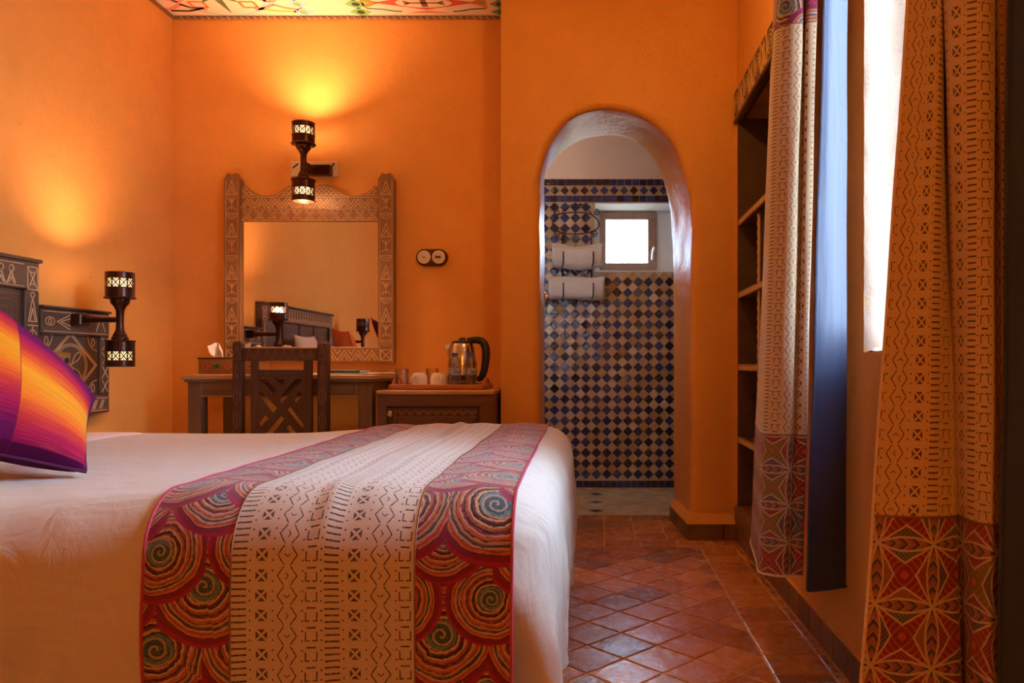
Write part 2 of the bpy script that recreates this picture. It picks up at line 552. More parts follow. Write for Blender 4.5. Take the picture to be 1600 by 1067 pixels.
# ---- star kaleidoscope print
def star_mat(name):
    mt = newmat(name); u0, v0, _ = sep(texco('UV'))
    s = 0.094
    wob = noise(comb(u0, v0), 60, 2); wob2 = noise(comb(u0 + 5.0, v0), 60, 2)
    u = u0 + (wob - 0.5) * 0.003; v = v0 + (wob2 - 0.5) * 0.003
    cu = flr(u / s); cv = flr(v / s)
    a = (u / s - cu - 0.5) * 2.0; b = (v / s - cv - 0.5) * 2.0
    aa = ab(a); bb = ab(b)
    sw = gt(bb, aa)
    t = 1.0 - mx(aa, bb)
    al = sw * a + (1.0 - sw) * b
    k = 1.0 - ab(al)
    L = (1.0 - al * al) * 0.21
    K = k * 0.60
    lens = lt(t, L - 0.025)
    kite = AND(gt(t, L + 0.045), lt(t, K - 0.035))
    star = gt(t, K + 0.045)
    side = sw * gt(b, 0.0) * 3.0 + (1.0 - sw) * (1.0 + gt(a, 0.0))
    hs = white(comb(cu, cv, 1.5)); hk = white(comb(cu, cv, side + 4.5))
    cream = (0.54, 0.41, 0.33)
    starc = ramp(hs, [(0, (0.24, 0.020, 0.020)), (0.45, (0.19, 0.13, 0.04)), (0.60, (0.10, 0.10, 0.15)), (0.76, (0.27, 0.03, 0.022))], 'CONSTANT')
    kitec = ramp(hk, [(0, (0.21, 0.015, 0.025)), (0.25, (0.08, 0.045, 0.085)), (0.42, (0.10, 0.065, 0.035)), (0.58, (0.23, 0.028, 0.02)), (0.74, (0.08, 0.11, 0.10)), (0.88, (0.24, 0.09, 0.03))], 'CONSTANT')
    dotp = lt(m('SINE', u * 900.0) * m('SINE', v * 900.0), -0.25)
    ringp = lt(ab(fmod(mx(aa, bb) * 4.0 + mn(aa, bb) * 3.0, 1.0) - 0.5), 0.16)
    kitec = mixc(dotp * 0.6, kitec, (0.36, 0.22, 0.14))
    starc = mixc(ringp * 0.55, starc, (0.36, 0.19, 0.12))
    starc = mixc(lt(mx(aa, bb), 0.10), starc, (0.48, 0.08, 0.05))
    chv = fmod(al * 2.4 + t * 3.0, 1.0)
    lensc = ramp(chv, [(0, (0.05, 0.04, 0.06)), (0.2, (0.42, 0.14, 0.05)), (0.4, (0.20, 0.20, 0.24)), (0.6, (0.42, 0.05, 0.03)), (0.8, (0.10, 0.15, 0.15))], 'CONSTANT')
    c = mixc(lens, cream, lensc); c = mixc(kite, c, kitec); c = mixc(star, c, starc)
    finish(c, 0.9, 0, bump(cloth_weave(u0, v0), 0.3, 0.0015), spec=0.2, sheen=0.1)
    MAT[name] = mt
star_mat('star_print')

# ---- swirl discs
def swirl_mat(name):
    mt = newmat(name); u0, v0, _ = sep(texco('UV'))
    h, w, Rr = 0.086, 0.168, 0.108
    wob = noise(comb(u0, v0), 30, 2); wob2 = noise(comb(u0 + 7.0, v0), 30, 2)
    u = u0 + (wob - 0.5) * 0.004; v = v0 + (wob2 - 0.5) * 0.004
    r0 = flr(v / h)
    best = None
    for dj in (2, 1, 0, -1):
        j = r0 + float(dj)
        off = fmod(j, 2.0) * (w / 2) + m('SINE', j * 12.7) * 0.022
        ci = flr((u - off) / w + 0.5)
        hsh = white(comb(ci, j, 2.5))
        cx = ci * w + off; cy = (j + 0.5) * h + m('SINE', ci * 7.3 + j * 3.1) * 0.014
        dx = u - cx; dy = v - cy
        d = m('SQRT', dx * dx + dy * dy) * (hsh * 0.45 + 0.90)
        if best is None: best = [dx, dy, d, hsh]
        else:
            c = lt(d, Rr)
            best = [sel(c, n_, o_) for n_, o_ in zip((dx, dy, d, hsh), best)]
    dx, dy, d, hsh = best
    t = d / Rr
    ang = m('ARCTAN2', dy, dx) / (2 * PI) + 0.5 + hsh
    big = noise(comb(dx + hsh * 3.0, dy, hsh * 9.0), 16, 2)
    streak = noise(comb(t * 26.0 + big * 3.0, m('SINE', ang * 2 * PI) * 1.6, m('COSINE', ang * 2 * PI) * 1.6 + hsh * 20.0), 2.2, 4, 0.65)
    tt = t + (big - 0.5) * 0.17 + (streak - 0.5) * 0.09 + (ang - flr(ang)) * 0.03
    stops = [(0.0, (0.035, 0.10, 0.12)), (0.20, (0.10, 0.22, 0.24)), (0.27, (0.03, 0.03, 0.035)), (0.295, (0.55, 0.36, 0.16)), (0.335, (0.13, 0.02, 0.05)),
             (0.37, (0.03, 0.015, 0.02)), (0.41, (0.58, 0.40, 0.22)), (0.44, (0.36, 0.10, 0.04)), (0.485, (0.04, 0.02, 0.03)), (0.51, (0.20, 0.03, 0.06)), (0.545, (0.56, 0.34, 0.24)),
             (0.575, (0.42, 0.12, 0.04)), (0.625, (0.05, 0.02, 0.025)), (0.64, (0.50, 0.22, 0.14)), (0.68, (0.05, 0.08, 0.085)), (0.73, (0.55, 0.33, 0.24)), (0.765, (0.36, 0.07, 0.04)), (0.81, (0.52, 0.18, 0.09)), (0.84, (0.07, 0.02, 0.03)), (0.86, (0.20, 0.010, 0.045)), (0.95, (0.32, 0.012, 0.060))]
    c = ramp(tt, stops, 'CONSTANT')
    spir = lt(fmod(t * 8.0 - ang + (big - 0.5) * 0.5, 1.0), 0.30)
    c = mixc(AND(spir, lt(t, 0.27)), c, (0.42, 0.27, 0.22))
    dark = lt(streak, 0.39); light = gt(streak, 0.615)
    body = lt(tt, 0.86)
    c = mixc(dark * 0.75 * body, c, (0.035, 0.018, 0.022))
    c = mixc(light * 0.6 * body, c, (0.66, 0.42, 0.30))
    speck = noise(comb(u0, v0), 700, 1)
    c = mixc(gt(speck, 0.62) * 0.3, c, (0.05, 0.02, 0.03))
    finish(c, 0.85, 0, bump(cloth_weave(u0, v0), 0.3, 0.0015), spec=0.25, sheen=0.25)
    MAT[name] = mt
swirl_mat('swirl_print')

# ---- striped cushion
def stripe_mat(name, flip=False):
    mt = newmat(name); u, v, _ = sep(texco('UV'))
    half = gt(u, 0.56)
    vv = v - half * 0.15 + 0.06
    f1 = noise(comb(u * 0.5 + half * 9.0, v * 26.0), 3.0, 5, 0.75); f2 = noise(comb(u * 2.0, v * 260.0), 2.0, 2)
    t = vv * 0.80 + 0.01 + (f1 - 0.5) * 0.20 + (f2 - 0.5) * 0.05
    PU = (0.075, 0.004, 0.055); MG = (0.36, 0.006, 0.07); RD = (0.55, 0.035, 0.03); OR_ = (0.80, 0.17, 0.012); YE = (0.82, 0.36, 0.012)
    c = ramp(t, [(0.0, PU), (0.10, (0.12, 0.006, 0.085)), (0.17, MG), (0.24, RD), (0.31, OR_), (0.37, YE), (0.46, (0.80, 0.28, 0.012)), (0.53, OR_), (0.60, RD), (0.68, MG), (0.78, (0.10, 0.006, 0.075)), (0.92, PU), (1.0, PU)])
    f3 = noise(comb(u * 0.6 + half * 5.0, v * 150.0), 3.0, 3, 0.7)
    c = mixc(gt(f3, 0.57) * 0.55, c, (0.36, 0.006, 0.075)); c = mixc(lt(f3, 0.40) * between(t, 0.15, 0.75) * 0.5, c, (0.84, 0.24, 0.02))
    c = mixc(lt(v, 0.04), c, PU); c = mixc(gt(v, 0.97), c, PU)
    seam = lt(ab(u - 0.56), 0.003)
    c = mixc(seam * 0.6, c, (0.15, 0.02, 0.04))
    finish(c, 0.8, 0, bump(f2 + cloth_weave(u * 0.4, v * 0.4) * 0.2, 0.35, 0.002), spec=0.12)
    MAT[name] = mt
stripe_mat('striped_cotton')

# lining satin
mt = newmat('navy_satin'); o = texco('Object'); n = noise(mapping(o, (6, 6, 0.6)), 6, 3)
finish(mixc(n, (0.020, 0.026, 0.060), (0.026, 0.034, 0.075)), 0.44, 0, bump(n, 0.15, 0.01), spec=0.34); MAT['navy_satin'] = mt

mt = newmat('added_dome_glow'); o = texco('Object'); n = noise(o, 20, 2)
finish(mixc(n, (0.85, 0.8, 0.7), (0.9, 0.85, 0.75)), 0.5, emit=(1.0, 0.80, 0.62), estr=30.0); MAT['added_dome_glow'] = mt  # glow of the unseen dome put into the bathroom

mt = newmat('added_cool_glow'); o = texco('Object'); n = noise(o, 20, 2)
finish(mixc(n, (0.8, 0.85, 0.9), (0.85, 0.9, 0.95)), 0.5, emit=(0.62, 0.80, 1.0), estr=42.0); MAT['added_cool_glow'] = mt  # glow of the unseen panel added for the tile glints
# ================================================================== THE SETTING
XL, XR = -2.17, 0.68          # left / right wall faces
YB, YA = 3.95, 3.665          # back wall face, arch wall face
YA2 = 4.12                    # bathroom side of the arch wall
ZC = 2.62
YK = -1.4                     # wall behind the camera
XO = 1.13                     # outer face of right wall
XW = 0.86                     # outer face of the thinner wall around the window
YT = 5.17                     # tiled bathroom wall

def struct(o, label, cat):
    return tag(o, label, cat, None, 'structure')

struct(build(MB().box(-40, 40, -40, 40, -0.6, -0.5), 'ground', MAT['sand']), 'bare sandy ground outside the house', 'ground')
# walls as plaster slabs
struct(build(MB().box(XL - 0.25, XL, YK - 0.2, YB + 0.25, -0.1, ZC + 0.12), 'wall_left', MAT['ochre_plaster']),
       'ochre plaster wall behind the headboard', 'wall')
struct(build(MB().box(XL, -0.447, YB, YB + 0.25, -0.1, ZC + 0.12), 'wall_back', MAT['ochre_plaster']),
       'ochre plaster wall behind the mirror and desk', 'wall')
mb = MB().box(XL - 0.25, XW, YK - 0.2, YK, -0.1, ZC + 0.12)
struct(build(mb, 'wall_front', MAT['ochre_plaster']),
       'ochre plaster wall behind the photographer', 'wall')

# right wall: slab with window and shelf niche cut in
WY0, WY1, WZ0, WZ1 = 1.34, 1.94, 0.867, 2.36
NY0, NY1, NZ0, NZ1 = 2.62, 3.635, 0.16, 2.06
mb = MB()
mb.box(XR, XW, YK, WY0, -0.1, ZC + .12)
mb.box(XR, XW, WY0, WY1, -0.1, WZ0)
mb.box(XR, XW, WY0, WY1, WZ1, ZC + .12)
mb.box(XR, XW, WY1, NY0 - .1, -0.1, ZC + .12)
mb.box(XR, XO, NY0 - .1, NY0, -0.1, ZC + .12)
mb.box(XR, XO, NY0, NY1, -0.1, NZ0)
mb.box(XR, XO, NY0, NY1, NZ1, ZC + .12)
mb.box(XR, XO, NY1, YA2, -0.1, ZC + .12)
mb.box(XO - 0.08, XO, NY0, NY1, NZ0, NZ1)
struct(build(mb, 'wall_right', MAT['ochre_plaster']), 'ochre plaster wall with the window and the shelf niche', 'wall')

# rough plaster lining of the window reveal (slightly ragged inner edge)
mb = MB()
def reveal(p0, p1, q0, q1, nrm):
    # p along edge, from inner X to outer X
    nu, nv = 60, 14
    arr = np.zeros((nu, nv, 3))
    for i in range(nu):
        f = i / (nu - 1)
        for j in range(nv):
            g = j / (nv - 1)
            pos = np.array(p0) * (1 - f) * (1 - g) + np.array(p1) * f * (1 - g) + np.array(q0) * (1 - f) * g + np.array(q1) * f * g
            n = mnoise.noise(Vector(pos) * 22) * 0.006 + mnoise.noise(Vector(pos) * 60) * 0.003
            edge = 0.006 if j == 0 else 0.0
            pos = pos + np.array(nrm) * (0.008 + n - edge)
            if j == 0: pos = pos + np.array((0.0, 0, 0))
            arr[i, j] = pos
    mb.grid(arr)
reveal((XR, WY1, WZ0), (XR, WY1, WZ1), (XW, WY1, WZ0), (XW, WY1, WZ1), (0, -1, 0))
reveal((XR, WY0, WZ0), (XR, WY0, WZ1), (XW, WY0, WZ0), (XW, WY0, WZ1), (0, 1, 0))
reveal((XR, WY0, WZ0), (XR, WY1, WZ0), (XW, WY0, WZ0), (XW, WY1, WZ0), (0, 0, 1))
reveal((XR, WY0, WZ1), (XR, WY1, WZ1), (XW, WY0, WZ1), (XW, WY1, WZ1), (0, 0, -1))
win = thing('window_1', 'bedroom window in a deep plaster reveal between the two curtains', 'window', (0.77, 1.6, WZ0), kind='structure')
build(mb, 'reveal', MAT['reveal_plaster'], win, smooth=True, angle=0)
fr = MB()
fx0, fx1 = XW - 0.055, XW - 0.01
for (a, b, c, d) in ((WY0, WY1, WZ0 + .005, WZ0 + .065), (WY0, WY1, WZ1 - .065, WZ1 - .005), (WY0 + .005, WY0 + .065, WZ0 + .065, WZ1 - .065), (WY1 - .065, WY1 - .005, WZ0 + .065, WZ1 - .065)):
    fr.box(fx0, fx1, a, b, c, d, 0.004)
build(fr, 'window_frame', MAT['walnut'], win)
build(MB().box(fx0, fx1, 1.625, 1.655, WZ0 + .065, WZ1 - .065, 0.004), 'mullion', MAT['walnut'], win)
for a, b in ((WY0 + .065, 1.625), (1.655, WY1 - .065)):
    build(MB().box(XW - 0.037, XW - 0.033, a, b, WZ0 + .065, WZ1 - .065), 'pane', MAT['pane'], win)

# ---------------- arch wall
def px(pts, Y): return [((a - 929) * Y / 1200, 0.84 + (567 - b) * Y / 1200) for a, b in pts]
front = [(-0.263, 0.0), (-0.263, 0.4), (-0.263, 0.8), (-0.263, 1.2)] + px([(843, 330), (842, 289), (849, 254), (861, 219), (884, 190), (912, 175), (946, 169), (981, 174), (1016, 188), (1041, 209),
        (1057, 233), (1067, 261), (1074, 289), (1080, 323), (1082, 365), (1081, 410), (1080, 462)], YA) + [(0.461, 0.8), (0.461, 0.4), (0.461, 0.0)]
back = [(-0.268, 0.0), (-0.268, 0.4), (-0.268, 0.8), (-0.268, 1.2), (-0.268, 1.6)] + px([(851, 278), (861, 257), (880, 237), (901, 223), (926, 215), (953, 212), (981, 217), (1002, 228), (1019, 247), (1031, 271),
        (1040, 296), (1047, 330), (1050, 375), (1052, 440)], YA2) + [(0.426, 0.8), (0.426, 0.4), (0.426, 0.0)]
NA = 120
fo = resample(smooth_pts(front, 200), NA); bo = resample(smooth_pts(back, 200), NA)
fo[0, 1] = bo[0, 1] = fo[-1, 1] = bo[-1, 1] = 0.0
def outward(poly):
    d = np.gradient(poly, axis=0); d /= np.linalg.norm(d, axis=1)[:, None] + 1e-9
    n = np.stack([-d[:, 1], d[:, 0]], 1)
    for i in (0, 1, -1, -2): n[i, 1] = 0; n[i] /= abs(n[i, 0]) + 1e-9
    return n
no = outward(fo)
xc0, xc1 = -0.447, XR + 0.02
def rect_target(poly):
    out = []
    for x, z in poly:
        if z < 1.45: out.append((xc0 if x < 0.1 else xc1, z))
        else:
            ang = math.atan2(z - 1.45, x - 0.1)
            c, s = math.cos(ang), math.sin(ang)
            k = 1e9
            if c > 1e-6: k = min(k, (xc1 - 0.1) / c)
            if c < -1e-6: k = min(k, (xc0 - 0.1) / c)
            if s > 1e-6: k = min(k, (ZC + .1 - 1.45) / s)
            out.append((0.1 + c * k, 1.45 + s * k))
    return np.array(out)
rings = []
def ring(poly, Y, rough=0.004):
    r = np.zeros((NA, 3)); r[:, 0] = poly[:, 0]; r[:, 1] = Y; r[:, 2] = poly[:, 1]
    for i in range(NA):
        p = Vector(r[i]); n = mnoise.noise(p * 7) * rough + mnoise.noise(p * 20) * rough * 0.5
        r[i, 0] += no[i, 0] * n; r[i, 2] += no[i, 1] * n * (0 if r[i, 2] < 0.01 else 1); r[i, 1] += mnoise.noise(p * 6 + Vector((5, 5, 5))) * rough * .7
    return r
tb = rect_target(bo)
for k in (1.0, 0.5): rings.append(ring(bo * (1 - k) + tb * k, YA2, 0))
rings.append(ring(bo + outward(bo) * 0.012, YA2, 0.002))
for k in range(0, 10):
    f = k / 10
    rings.append(ring(bo * (1 - f) + fo * f, YA2 - 0.012 - f * (YA2 - YA - 0.05)))
BR = 0.034
for k in range(0, 6):
    th = k / 5 * PI / 2
    rings.append(ring(fo + no * BR * (1 - math.cos(th)), YA + BR - BR * math.sin(th)))
tf = rect_target(fo + no * BR)
for k in (0.06, 0.14, 0.25, 0.4, 0.6, 0.8, 1.0):
    base = fo + no * BR
    rings.append(ring(base * (1 - k) + tf * k, YA, 0.004 * (1 - k)))
mb = MB(); mb.grid(np.array(rings).transpose(1, 0, 2))
# fill the corners of the rectangle that the ray map leaves out, and the left return of the wall
mb.box(-0.4475, -0.40, YA + 0.004, YB + 0.02, -0.1, ZC + .1, 0.0)
mb.box(-0.447, xc1, YA + 0.01, YA2 - 0.002, 2.30, ZC + .1)
struct(build(mb, 'wall_archway', MAT['ochre_polished'], smooth=True, angle=50), 'ochre plaster wall with a tall rounded archway into the bathroom', 'wall')

# ---------------- ceiling with painted motifs
ceil = struct(build(MB().box(XL - .25, XR + .12, YK - .2, YB + .25, ZC, ZC + 0.12), 'ceiling', MAT['ceiling_paint']),
              'cream ceiling painted with red, green and blue geometric motifs', 'ceiling')
def paint(name, mat, polys, closed=True):
    cm = {}
    mb = MB()
    for pl in polys:
        n = len(pl)
        mb.add([(x, y, ZC - 0.0008) for x, y in pl] + [(x, y, ZC + 0.001) for x, y in pl],
               [tuple(range(n))] + [(i, (i + 1) % n, n + (i + 1) % n, n + i) for i in range(n)])
    build(mb, name, MAT[mat], ceil)
def circ(cx, cy, r, n=28, rb=None): return [(cx + r * math.cos(2 * PI * i / n), cy + (rb or r) * math.sin(2 * PI * i / n)) for i in range(n)]
def stroke(pts, w):
    out = []
    for (a0, b0), (a1, b1) in zip(pts[:-1], pts[1:]):
        L = math.hypot(a1 - a0, b1 - b0); nx, ny = -(b1 - b0) / L * w / 2, (a1 - a0) / L * w / 2
        out.append([(a0 + nx, b0 + ny), (a1 + nx, b1 + ny), (a1 - nx, b1 - ny), (a0 - nx, b0 - ny)])
    return out
def motif_star(cx, cy):
    paint('painted_ring', 'paint_blue', stroke(circ(cx, cy, 0.235, 40) + circ(cx, cy, 0.235, 40)[:1], 0.016))
    st = []
    for i in range(16):
        r = [0.19, 0.05, 0.12, 0.05][i % 4]; st.append((cx + r * math.cos(PI * i / 8), cy + r * math.sin(PI * i / 8)))
    paint('painted_star_outline', 'paint_black', [[(cx + (x - cx) * 1.09, cy + (y - cy) * 1.09) for x, y in st]])
    z = []
    mb = MB(); n = len(st)
    mb.add([(x, y, ZC - 0.0012) for x, y in st], [tuple(range(n))]); build(mb, 'painted_star', MAT['paint_dark_green'], ceil)
    mb = MB(); cc = circ(cx, cy, 0.065); mb.add([(x, y, ZC - 0.0016) for x, y in cc], [tuple(range(len(cc)))]); build(mb, 'painted_rosette', MAT['paint_pink'], ceil)
    for sx in (-1, 1):
        for sy in (-1, 1):
            qx, qy = cx + sx * 0.125, cy + sy * 0.115
            paint('painted_square', 'paint_orange', stroke([(qx - .035, qy - .03), (qx + .035, qy - .03), (qx + .035, qy + .03), (qx - .035, qy + .03), (qx - .035, qy - .03)], 0.014))
def motif_x(cx, cy):
    for sy in (-1, 1):
        paint('painted_flourish', 'paint_pink', stroke([(cx - .11, cy + sy * .07), (cx - .05, cy + sy * .05), (cx, cy + sy * .012), (cx + .05, cy + sy * .05), (cx + .11, cy + sy * .07)], 0.022))
def chain(cx, y0, y1, ca, cb):
    y = y0
    while y < y1:
        paint('painted_lozenge', ca, [[(cx - .055, y), (cx, y + .05), (cx + .055, y), (cx, y - .05)]])
        mb = MB(); cc = circ(cx, y, 0.02, 14); mb.add([(a, b, ZC - 0.0013) for a, b in cc], [tuple(range(14))]); build(mb, 'painted_dot', MAT[cb], ceil)
        y += 0.085
motif_star(-1.845, 3.70)
motif_x(-2.06, 3.80); motif_x(-1.60, 3.80)
for cx, sg in ((-2.05, 1), (-1.60, -1)):
    paint('painted_leaf', 'paint_yellow' if sg < 0 else 'paint_black', stroke([(cx - .09, 3.87 + sg * .01), (cx, 3.885), (cx + .09, 3.87 - sg * .02)], 0.018))
chain(-1.475, 3.30, 3.92, 'paint_blue', 'paint_green')
chain(-1.185, 3.30, 3.92, 'paint_green', 'paint_black')
chain(-0.47, 3.30, 3.92, 'paint_green', 'paint_black')
cx, cy = -0.845, 3.795
paint('painted_diamond', 'paint_red', [[(cx - .25, cy), (cx, cy + .075), (cx + .25, cy), (cx, cy - .075)]])
mb = MB(); q = [(cx - .15, cy), (cx, cy + .05), (cx + .15, cy), (cx, cy - .05)]; mb.add([(a, b, ZC - 0.0013) for a, b in circ(cx, cy, .14, 24, .05)], [tuple(range(24))]); build(mb, 'painted_oval', MAT['ceiling_paint'], ceil)
mb = MB()
for pl in stroke([(cx - .10, cy), (cx + .10, cy)], .012) + stroke([(cx, cy - .042), (cx, cy + .042)], .03) + stroke([(cx - .10, cy + .02), (cx - .07, cy), (cx - .10, cy - .02)], .01) + stroke([(cx + .10, cy + .02), (cx + .07, cy), (cx + .10, cy - .02)], .01):
    mb.add([(a, b, ZC - 0.0018) for a, b in pl], [(0, 1, 2, 3)])
build(mb, 'painted_symbol', MAT['carved_dark'], ceil)
for sg in (-1, 1):
    paint('painted_triangle', 'paint_orange', [[(cx + sg * .31, cy - .06), (cx + sg * .22, cy), (cx + sg * .31, cy + .06)]])
    mb = MB(); mb.add([(cx + sg * .30, cy - .022, ZC - .0013), (cx + sg * .26, cy, ZC - .0013), (cx + sg * .30, cy + .022, ZC - .0013)], [(0, 1, 2)]); build(mb, 'painted_wedge', MAT['paint_green'], ceil)
    paint('painted_squiggle', 'paint_teal', stroke([(cx + sg * .30, 3.855), (cx + sg * .22, 3.865), (cx + sg * .17, 3.885), (cx + sg * .13, 3.89)], .012))
paint('painted_triangle', 'paint_orange', [[(cx - .1, 3.905), (cx, 3.88), (cx + .1, 3.905)]])
# beaded cornice
cor = thing('trim_1', 'dark reed cornice with pale binding where ceiling meets wall', 'trim', (-1.3, YB, ZC), kind='structure')
build(MB().tube([(XL + .008, YB - .008, ZC - .008), (-0.447, YB - .008, ZC - .008)], .008, 8), 'reed', MAT['carved_dark'], cor, smooth=True)
build(MB().tube([(XL + .008, YB - .008, ZC - .008), (XL + .008, YK, ZC - .008)], .008, 8), 'reed', MAT['carved_dark'], cor, smooth=True)
mb = MB()
x = XL + .05
while x < -.47:
    mb.tube([(x, YB - .019, ZC - .004), (x + .006, YB - .019, ZC - .012), (x + .012, YB - .013, ZC - .018)], .0022, 5); x += .034
tag(build(mb, 'binding', MAT['carved_pale'], cor), None, kind='stuff')

# ---------------- bedroom floor
floor = struct(build(MB().box(XL - .25, XO, YK - .2, YA2 + .115, -0.1, -0.0030), 'floor', MAT['grout']), 'terracotta tiled bedroom floor laid in a diagonal pattern', 'floor')
def tile_mesh(poly, name, h=0.012, bev=0.003, gap=0.0032):
    """poly relative to its centre, top at z=0"""
    P = np.array(poly, float); c = P.mean(0)
    def inset(P, d):
        n = len(P); out = []
        for i in range(n):
            p0, p1, p2 = P[i - 1], P[i], P[(i + 1) % n]
            e1 = p1 - p0; e2 = p2 - p1; e1 /= np.linalg.norm(e1) + 1e-9; e2 /= np.linalg.norm(e2) + 1e-9
            n1 = np.array([-e1[1], e1[0]]); n2 = np.array([-e2[1], e2[0]])
            k = 1 + n1 @ n2
            out.append(p1 + (n1 + n2) / max(k, 0.3) * d)
        return np.array(out)
    area = 0.5 * sum(P[i - 1][0] * P[i][1] - P[i][0] * P[i - 1][1] for i in range(len(P)))
    if area < 0: P = P[::-1]
    A = inset(P, gap); B = inset(P, gap + bev); n = len(P)
    vs = [(x, y, -h) for x, y in A] + [(x, y, -0.0012) for x, y in A] + [(x, y, 0) for x, y in B]
    fs = []
    for i in range(n):
        j = (i + 1) % n
        fs.append((i, j, n + j, n + i)); fs.append((n + i, n + j, 2 * n + j, 2 * n + i))
    fs.append(tuple(range(2 * n, 3 * n)))
    me = bpy.data.meshes.new(name); me.from_pydata(vs, [], fs)
    return me
def clip(poly, axis, lim, keep_less=True):
    out = []
    n = len(poly)
    for i in range(n):
        a, b = poly[i], poly[(i + 1) % n]
        ina = a[axis] < lim if keep_less else a[axis] > lim
        inb = b[axis] < lim if keep_less else b[axis] > lim
        if ina: out.append(a)
        if ina != inb:
            t = (lim - a[axis]) / (b[axis] - a[axis]); out.append((a[0] + (b[0] - a[0]) * t, a[1] + (b[1] - a[1]) * t))
    return out
HD = 0.1035
diamond = [(0, -HD), (HD, 0), (0, HD), (-HD, 0)]
full = tile_mesh(diamond, 'floor_tile'); full.materials.append(MAT['terracotta'])
XBOR, YBOR = 0.482, 3.51
def place_tile(me, x, y, tilt=0.006):
    inst('floor_tile', me, (x, y, rnd.uniform(-.001, .0006)), floor, (rnd.uniform(-tilt, tilt), rnd.uniform(-tilt, tilt), 0))
for i in range(-12, 4):
    for j in range(-15, 9):
        if (i + j) % 2 == 0: continue
        cx, cy = 0.186 + HD * i, 2.70 + HD * j
        if cx < -0.75 or cy < 1.15: continue
        pl = [(cx + a, cy + b) for a, b in diamond]
        pc = clip(clip(pl, 0, XBOR), 1, YBOR) if True else pl
        if len(pc) < 3: continue
        ar = abs(0.5 * sum(pc[k - 1][0] * pc[k][1] - pc[k][0] * pc[k - 1][1] for k in range(len(pc))))
        if ar < 0.0012: continue
        if ar > 2 * HD * HD - 1e-5: place_tile(full, cx, cy)
        else:
            qx = sum(p[0] for p in pc) / len(pc); qy = sum(p[1] for p in pc) / len(pc)
            me = tile_mesh([(p[0] - qx, p[1] - qy) for p in pc], 'floor_tile'); me.materials.append(MAT['terracotta']); place_tile(me, qx, qy, 0.003)
def rect_tile(x0, x1, y0, y1, tilt=.004):
    w, h = (x1 - x0) / 2, (y1 - y0) / 2
    me = tile_mesh([(-w, -h), (w, -h), (w, h), (-w, h)], 'floor_tile'); me.materials.append(MAT['terracotta']); place_tile(me, x0 + w, y0 + h, tilt)
# border along the right wall, and the narrow cut strip against the skirting
y = YBOR
k = 0
while y > 1.2:
    L = 0.143 + rnd.uniform(-.004, .004)
    rect_tile(XBOR, 0.640, y - L, y)
    rect_tile(0.640, 0.668, y - L * 0.97, y)
    y -= L
# border row along the arch wall, then the straight tiles of the doorway
x = -0.62
while x < 0.66:
    L = 0.168 + rnd.uniform(-.003, .003); rect_tile(x, min(x + L, 0.668), YBOR, 3.652); x += L
for r in range(4):
    y0 = 3.652 + r * 0.1457
    x = -0.40 + rnd.uniform(-.004, .004)
    while x < 0.40:
        L = 0.150; x2 = min(x + L, 0.452)
        if x2 - x > .03: rect_tile(x, x2, y0, y0 + 0.1457)
        x += L

# ---------------- skirting tiles
sk = thing('baseboard_right', 'dark terracotta tile skirting along the window wall', 'baseboard', (XR, 2.3, 0), kind='structure')
me_sk = None
def sk_tile(y0, y1, h, xw, x0, parent):
    b = MB().box(-xw / 2, xw / 2, -(y1 - y0) / 2 + .0015, (y1 - y0) / 2 - .0015, 0.001, h, .003)
    o = build(b, 'skirting_tile', MAT['skirting_tile']); o.parent = parent
    o.location = Vector((x0, (y0 + y1) / 2, 0)) - world_off(parent); return o
y = 2.98
while y > 1.0:
    L = 0.118 + rnd.uniform(-.004, .004); sk_tile(y - L, y, 0.085, 0.012, XR - .0062, sk); y -= L
build(MB().box(XR - .010, XR + .02, 1.0, 2.98, -0.002, 0.088), 'mortar_bed', MAT['ochre_plaster'], sk)
y = YA - .002
while y > 3.02:
    L = 0.128; sk_tile(max(y - L, 2.985), y, 0.160, 0.014, XR - .0072, sk); y -= L
build(MB().box(XR - .004, XR + .4, 2.985, YA - .03, 0.150, 0.166, .003), 'niche_ledge', MAT['skirting_tile'], sk)
# pier skirting: plaster foot with tiles
pk = thing('baseboard_archway', 'dark tile skirting with plaster ledge around the foot of the arch pier', 'baseboard', (0.55, YA - .03, 0), kind='structure')
def bx(name, mat, *a, **k): return build(MB().box(*a, **k), name, MAT[mat], pk)
bx('skirting_tile', 'skirting_tile', 0.440, 0.612, YA - .024, YA + .012, 0.0, .077, b=.003)
bx('skirting_tile', 'skirting_tile', 0.616, 0.668, YA - .024, YA + .012, 0.0, .077, b=.003)
poly = [(0, .075), (-.024, .075), (-.020, .088), (-.006, .105), (0, .125), (.02, .125), (.02, .075)]
mb = MB()
mb.prism(poly, lambda a, b, d: ((0.461 + a if d < 0.5 else XR), YA + a, b), 0.445, XR)
build(mb, 'plaster_ledge', MAT['ochre_plaster'], pk, smooth=True)
y = YA - .01
for k in range(4):
    y2 = y + .115
    xx0 = 0.461 - (y - YA) / (YA2 - YA) * .035; xx1 = 0.461 - (y2 - YA) / (YA2 - YA) * .035
    vs = [(xx0 - .024, y + .001, 0), (xx1 - .024, y2 - .002, 0), (xx1 + .03, y2 - .002, 0), (xx0 + .03, y + .001, 0)]
    vs += [(a, b, .077) for a, b, c in vs]
    build(MB().add(vs, [(0, 1, 2, 3), (4, 7, 6, 5), (0, 4, 5, 1), (1, 5, 6, 2), (2, 6, 7, 3), (3, 7, 4, 0)]), 'skirting_tile', MAT['skirting_tile'], pk)
    y = y2
mb = MB()
vs = []
for yy in (YA - .024, YA2):
    xx = 0.461 - (yy - YA) / (YA2 - YA) * .035
    for a, b in ((-.024, .075), (-.020, .088), (-.006, .105), (.0, .125), (.02, .125), (.02, .075)): vs.append((xx + a, yy if yy > YA else YA + a, b))
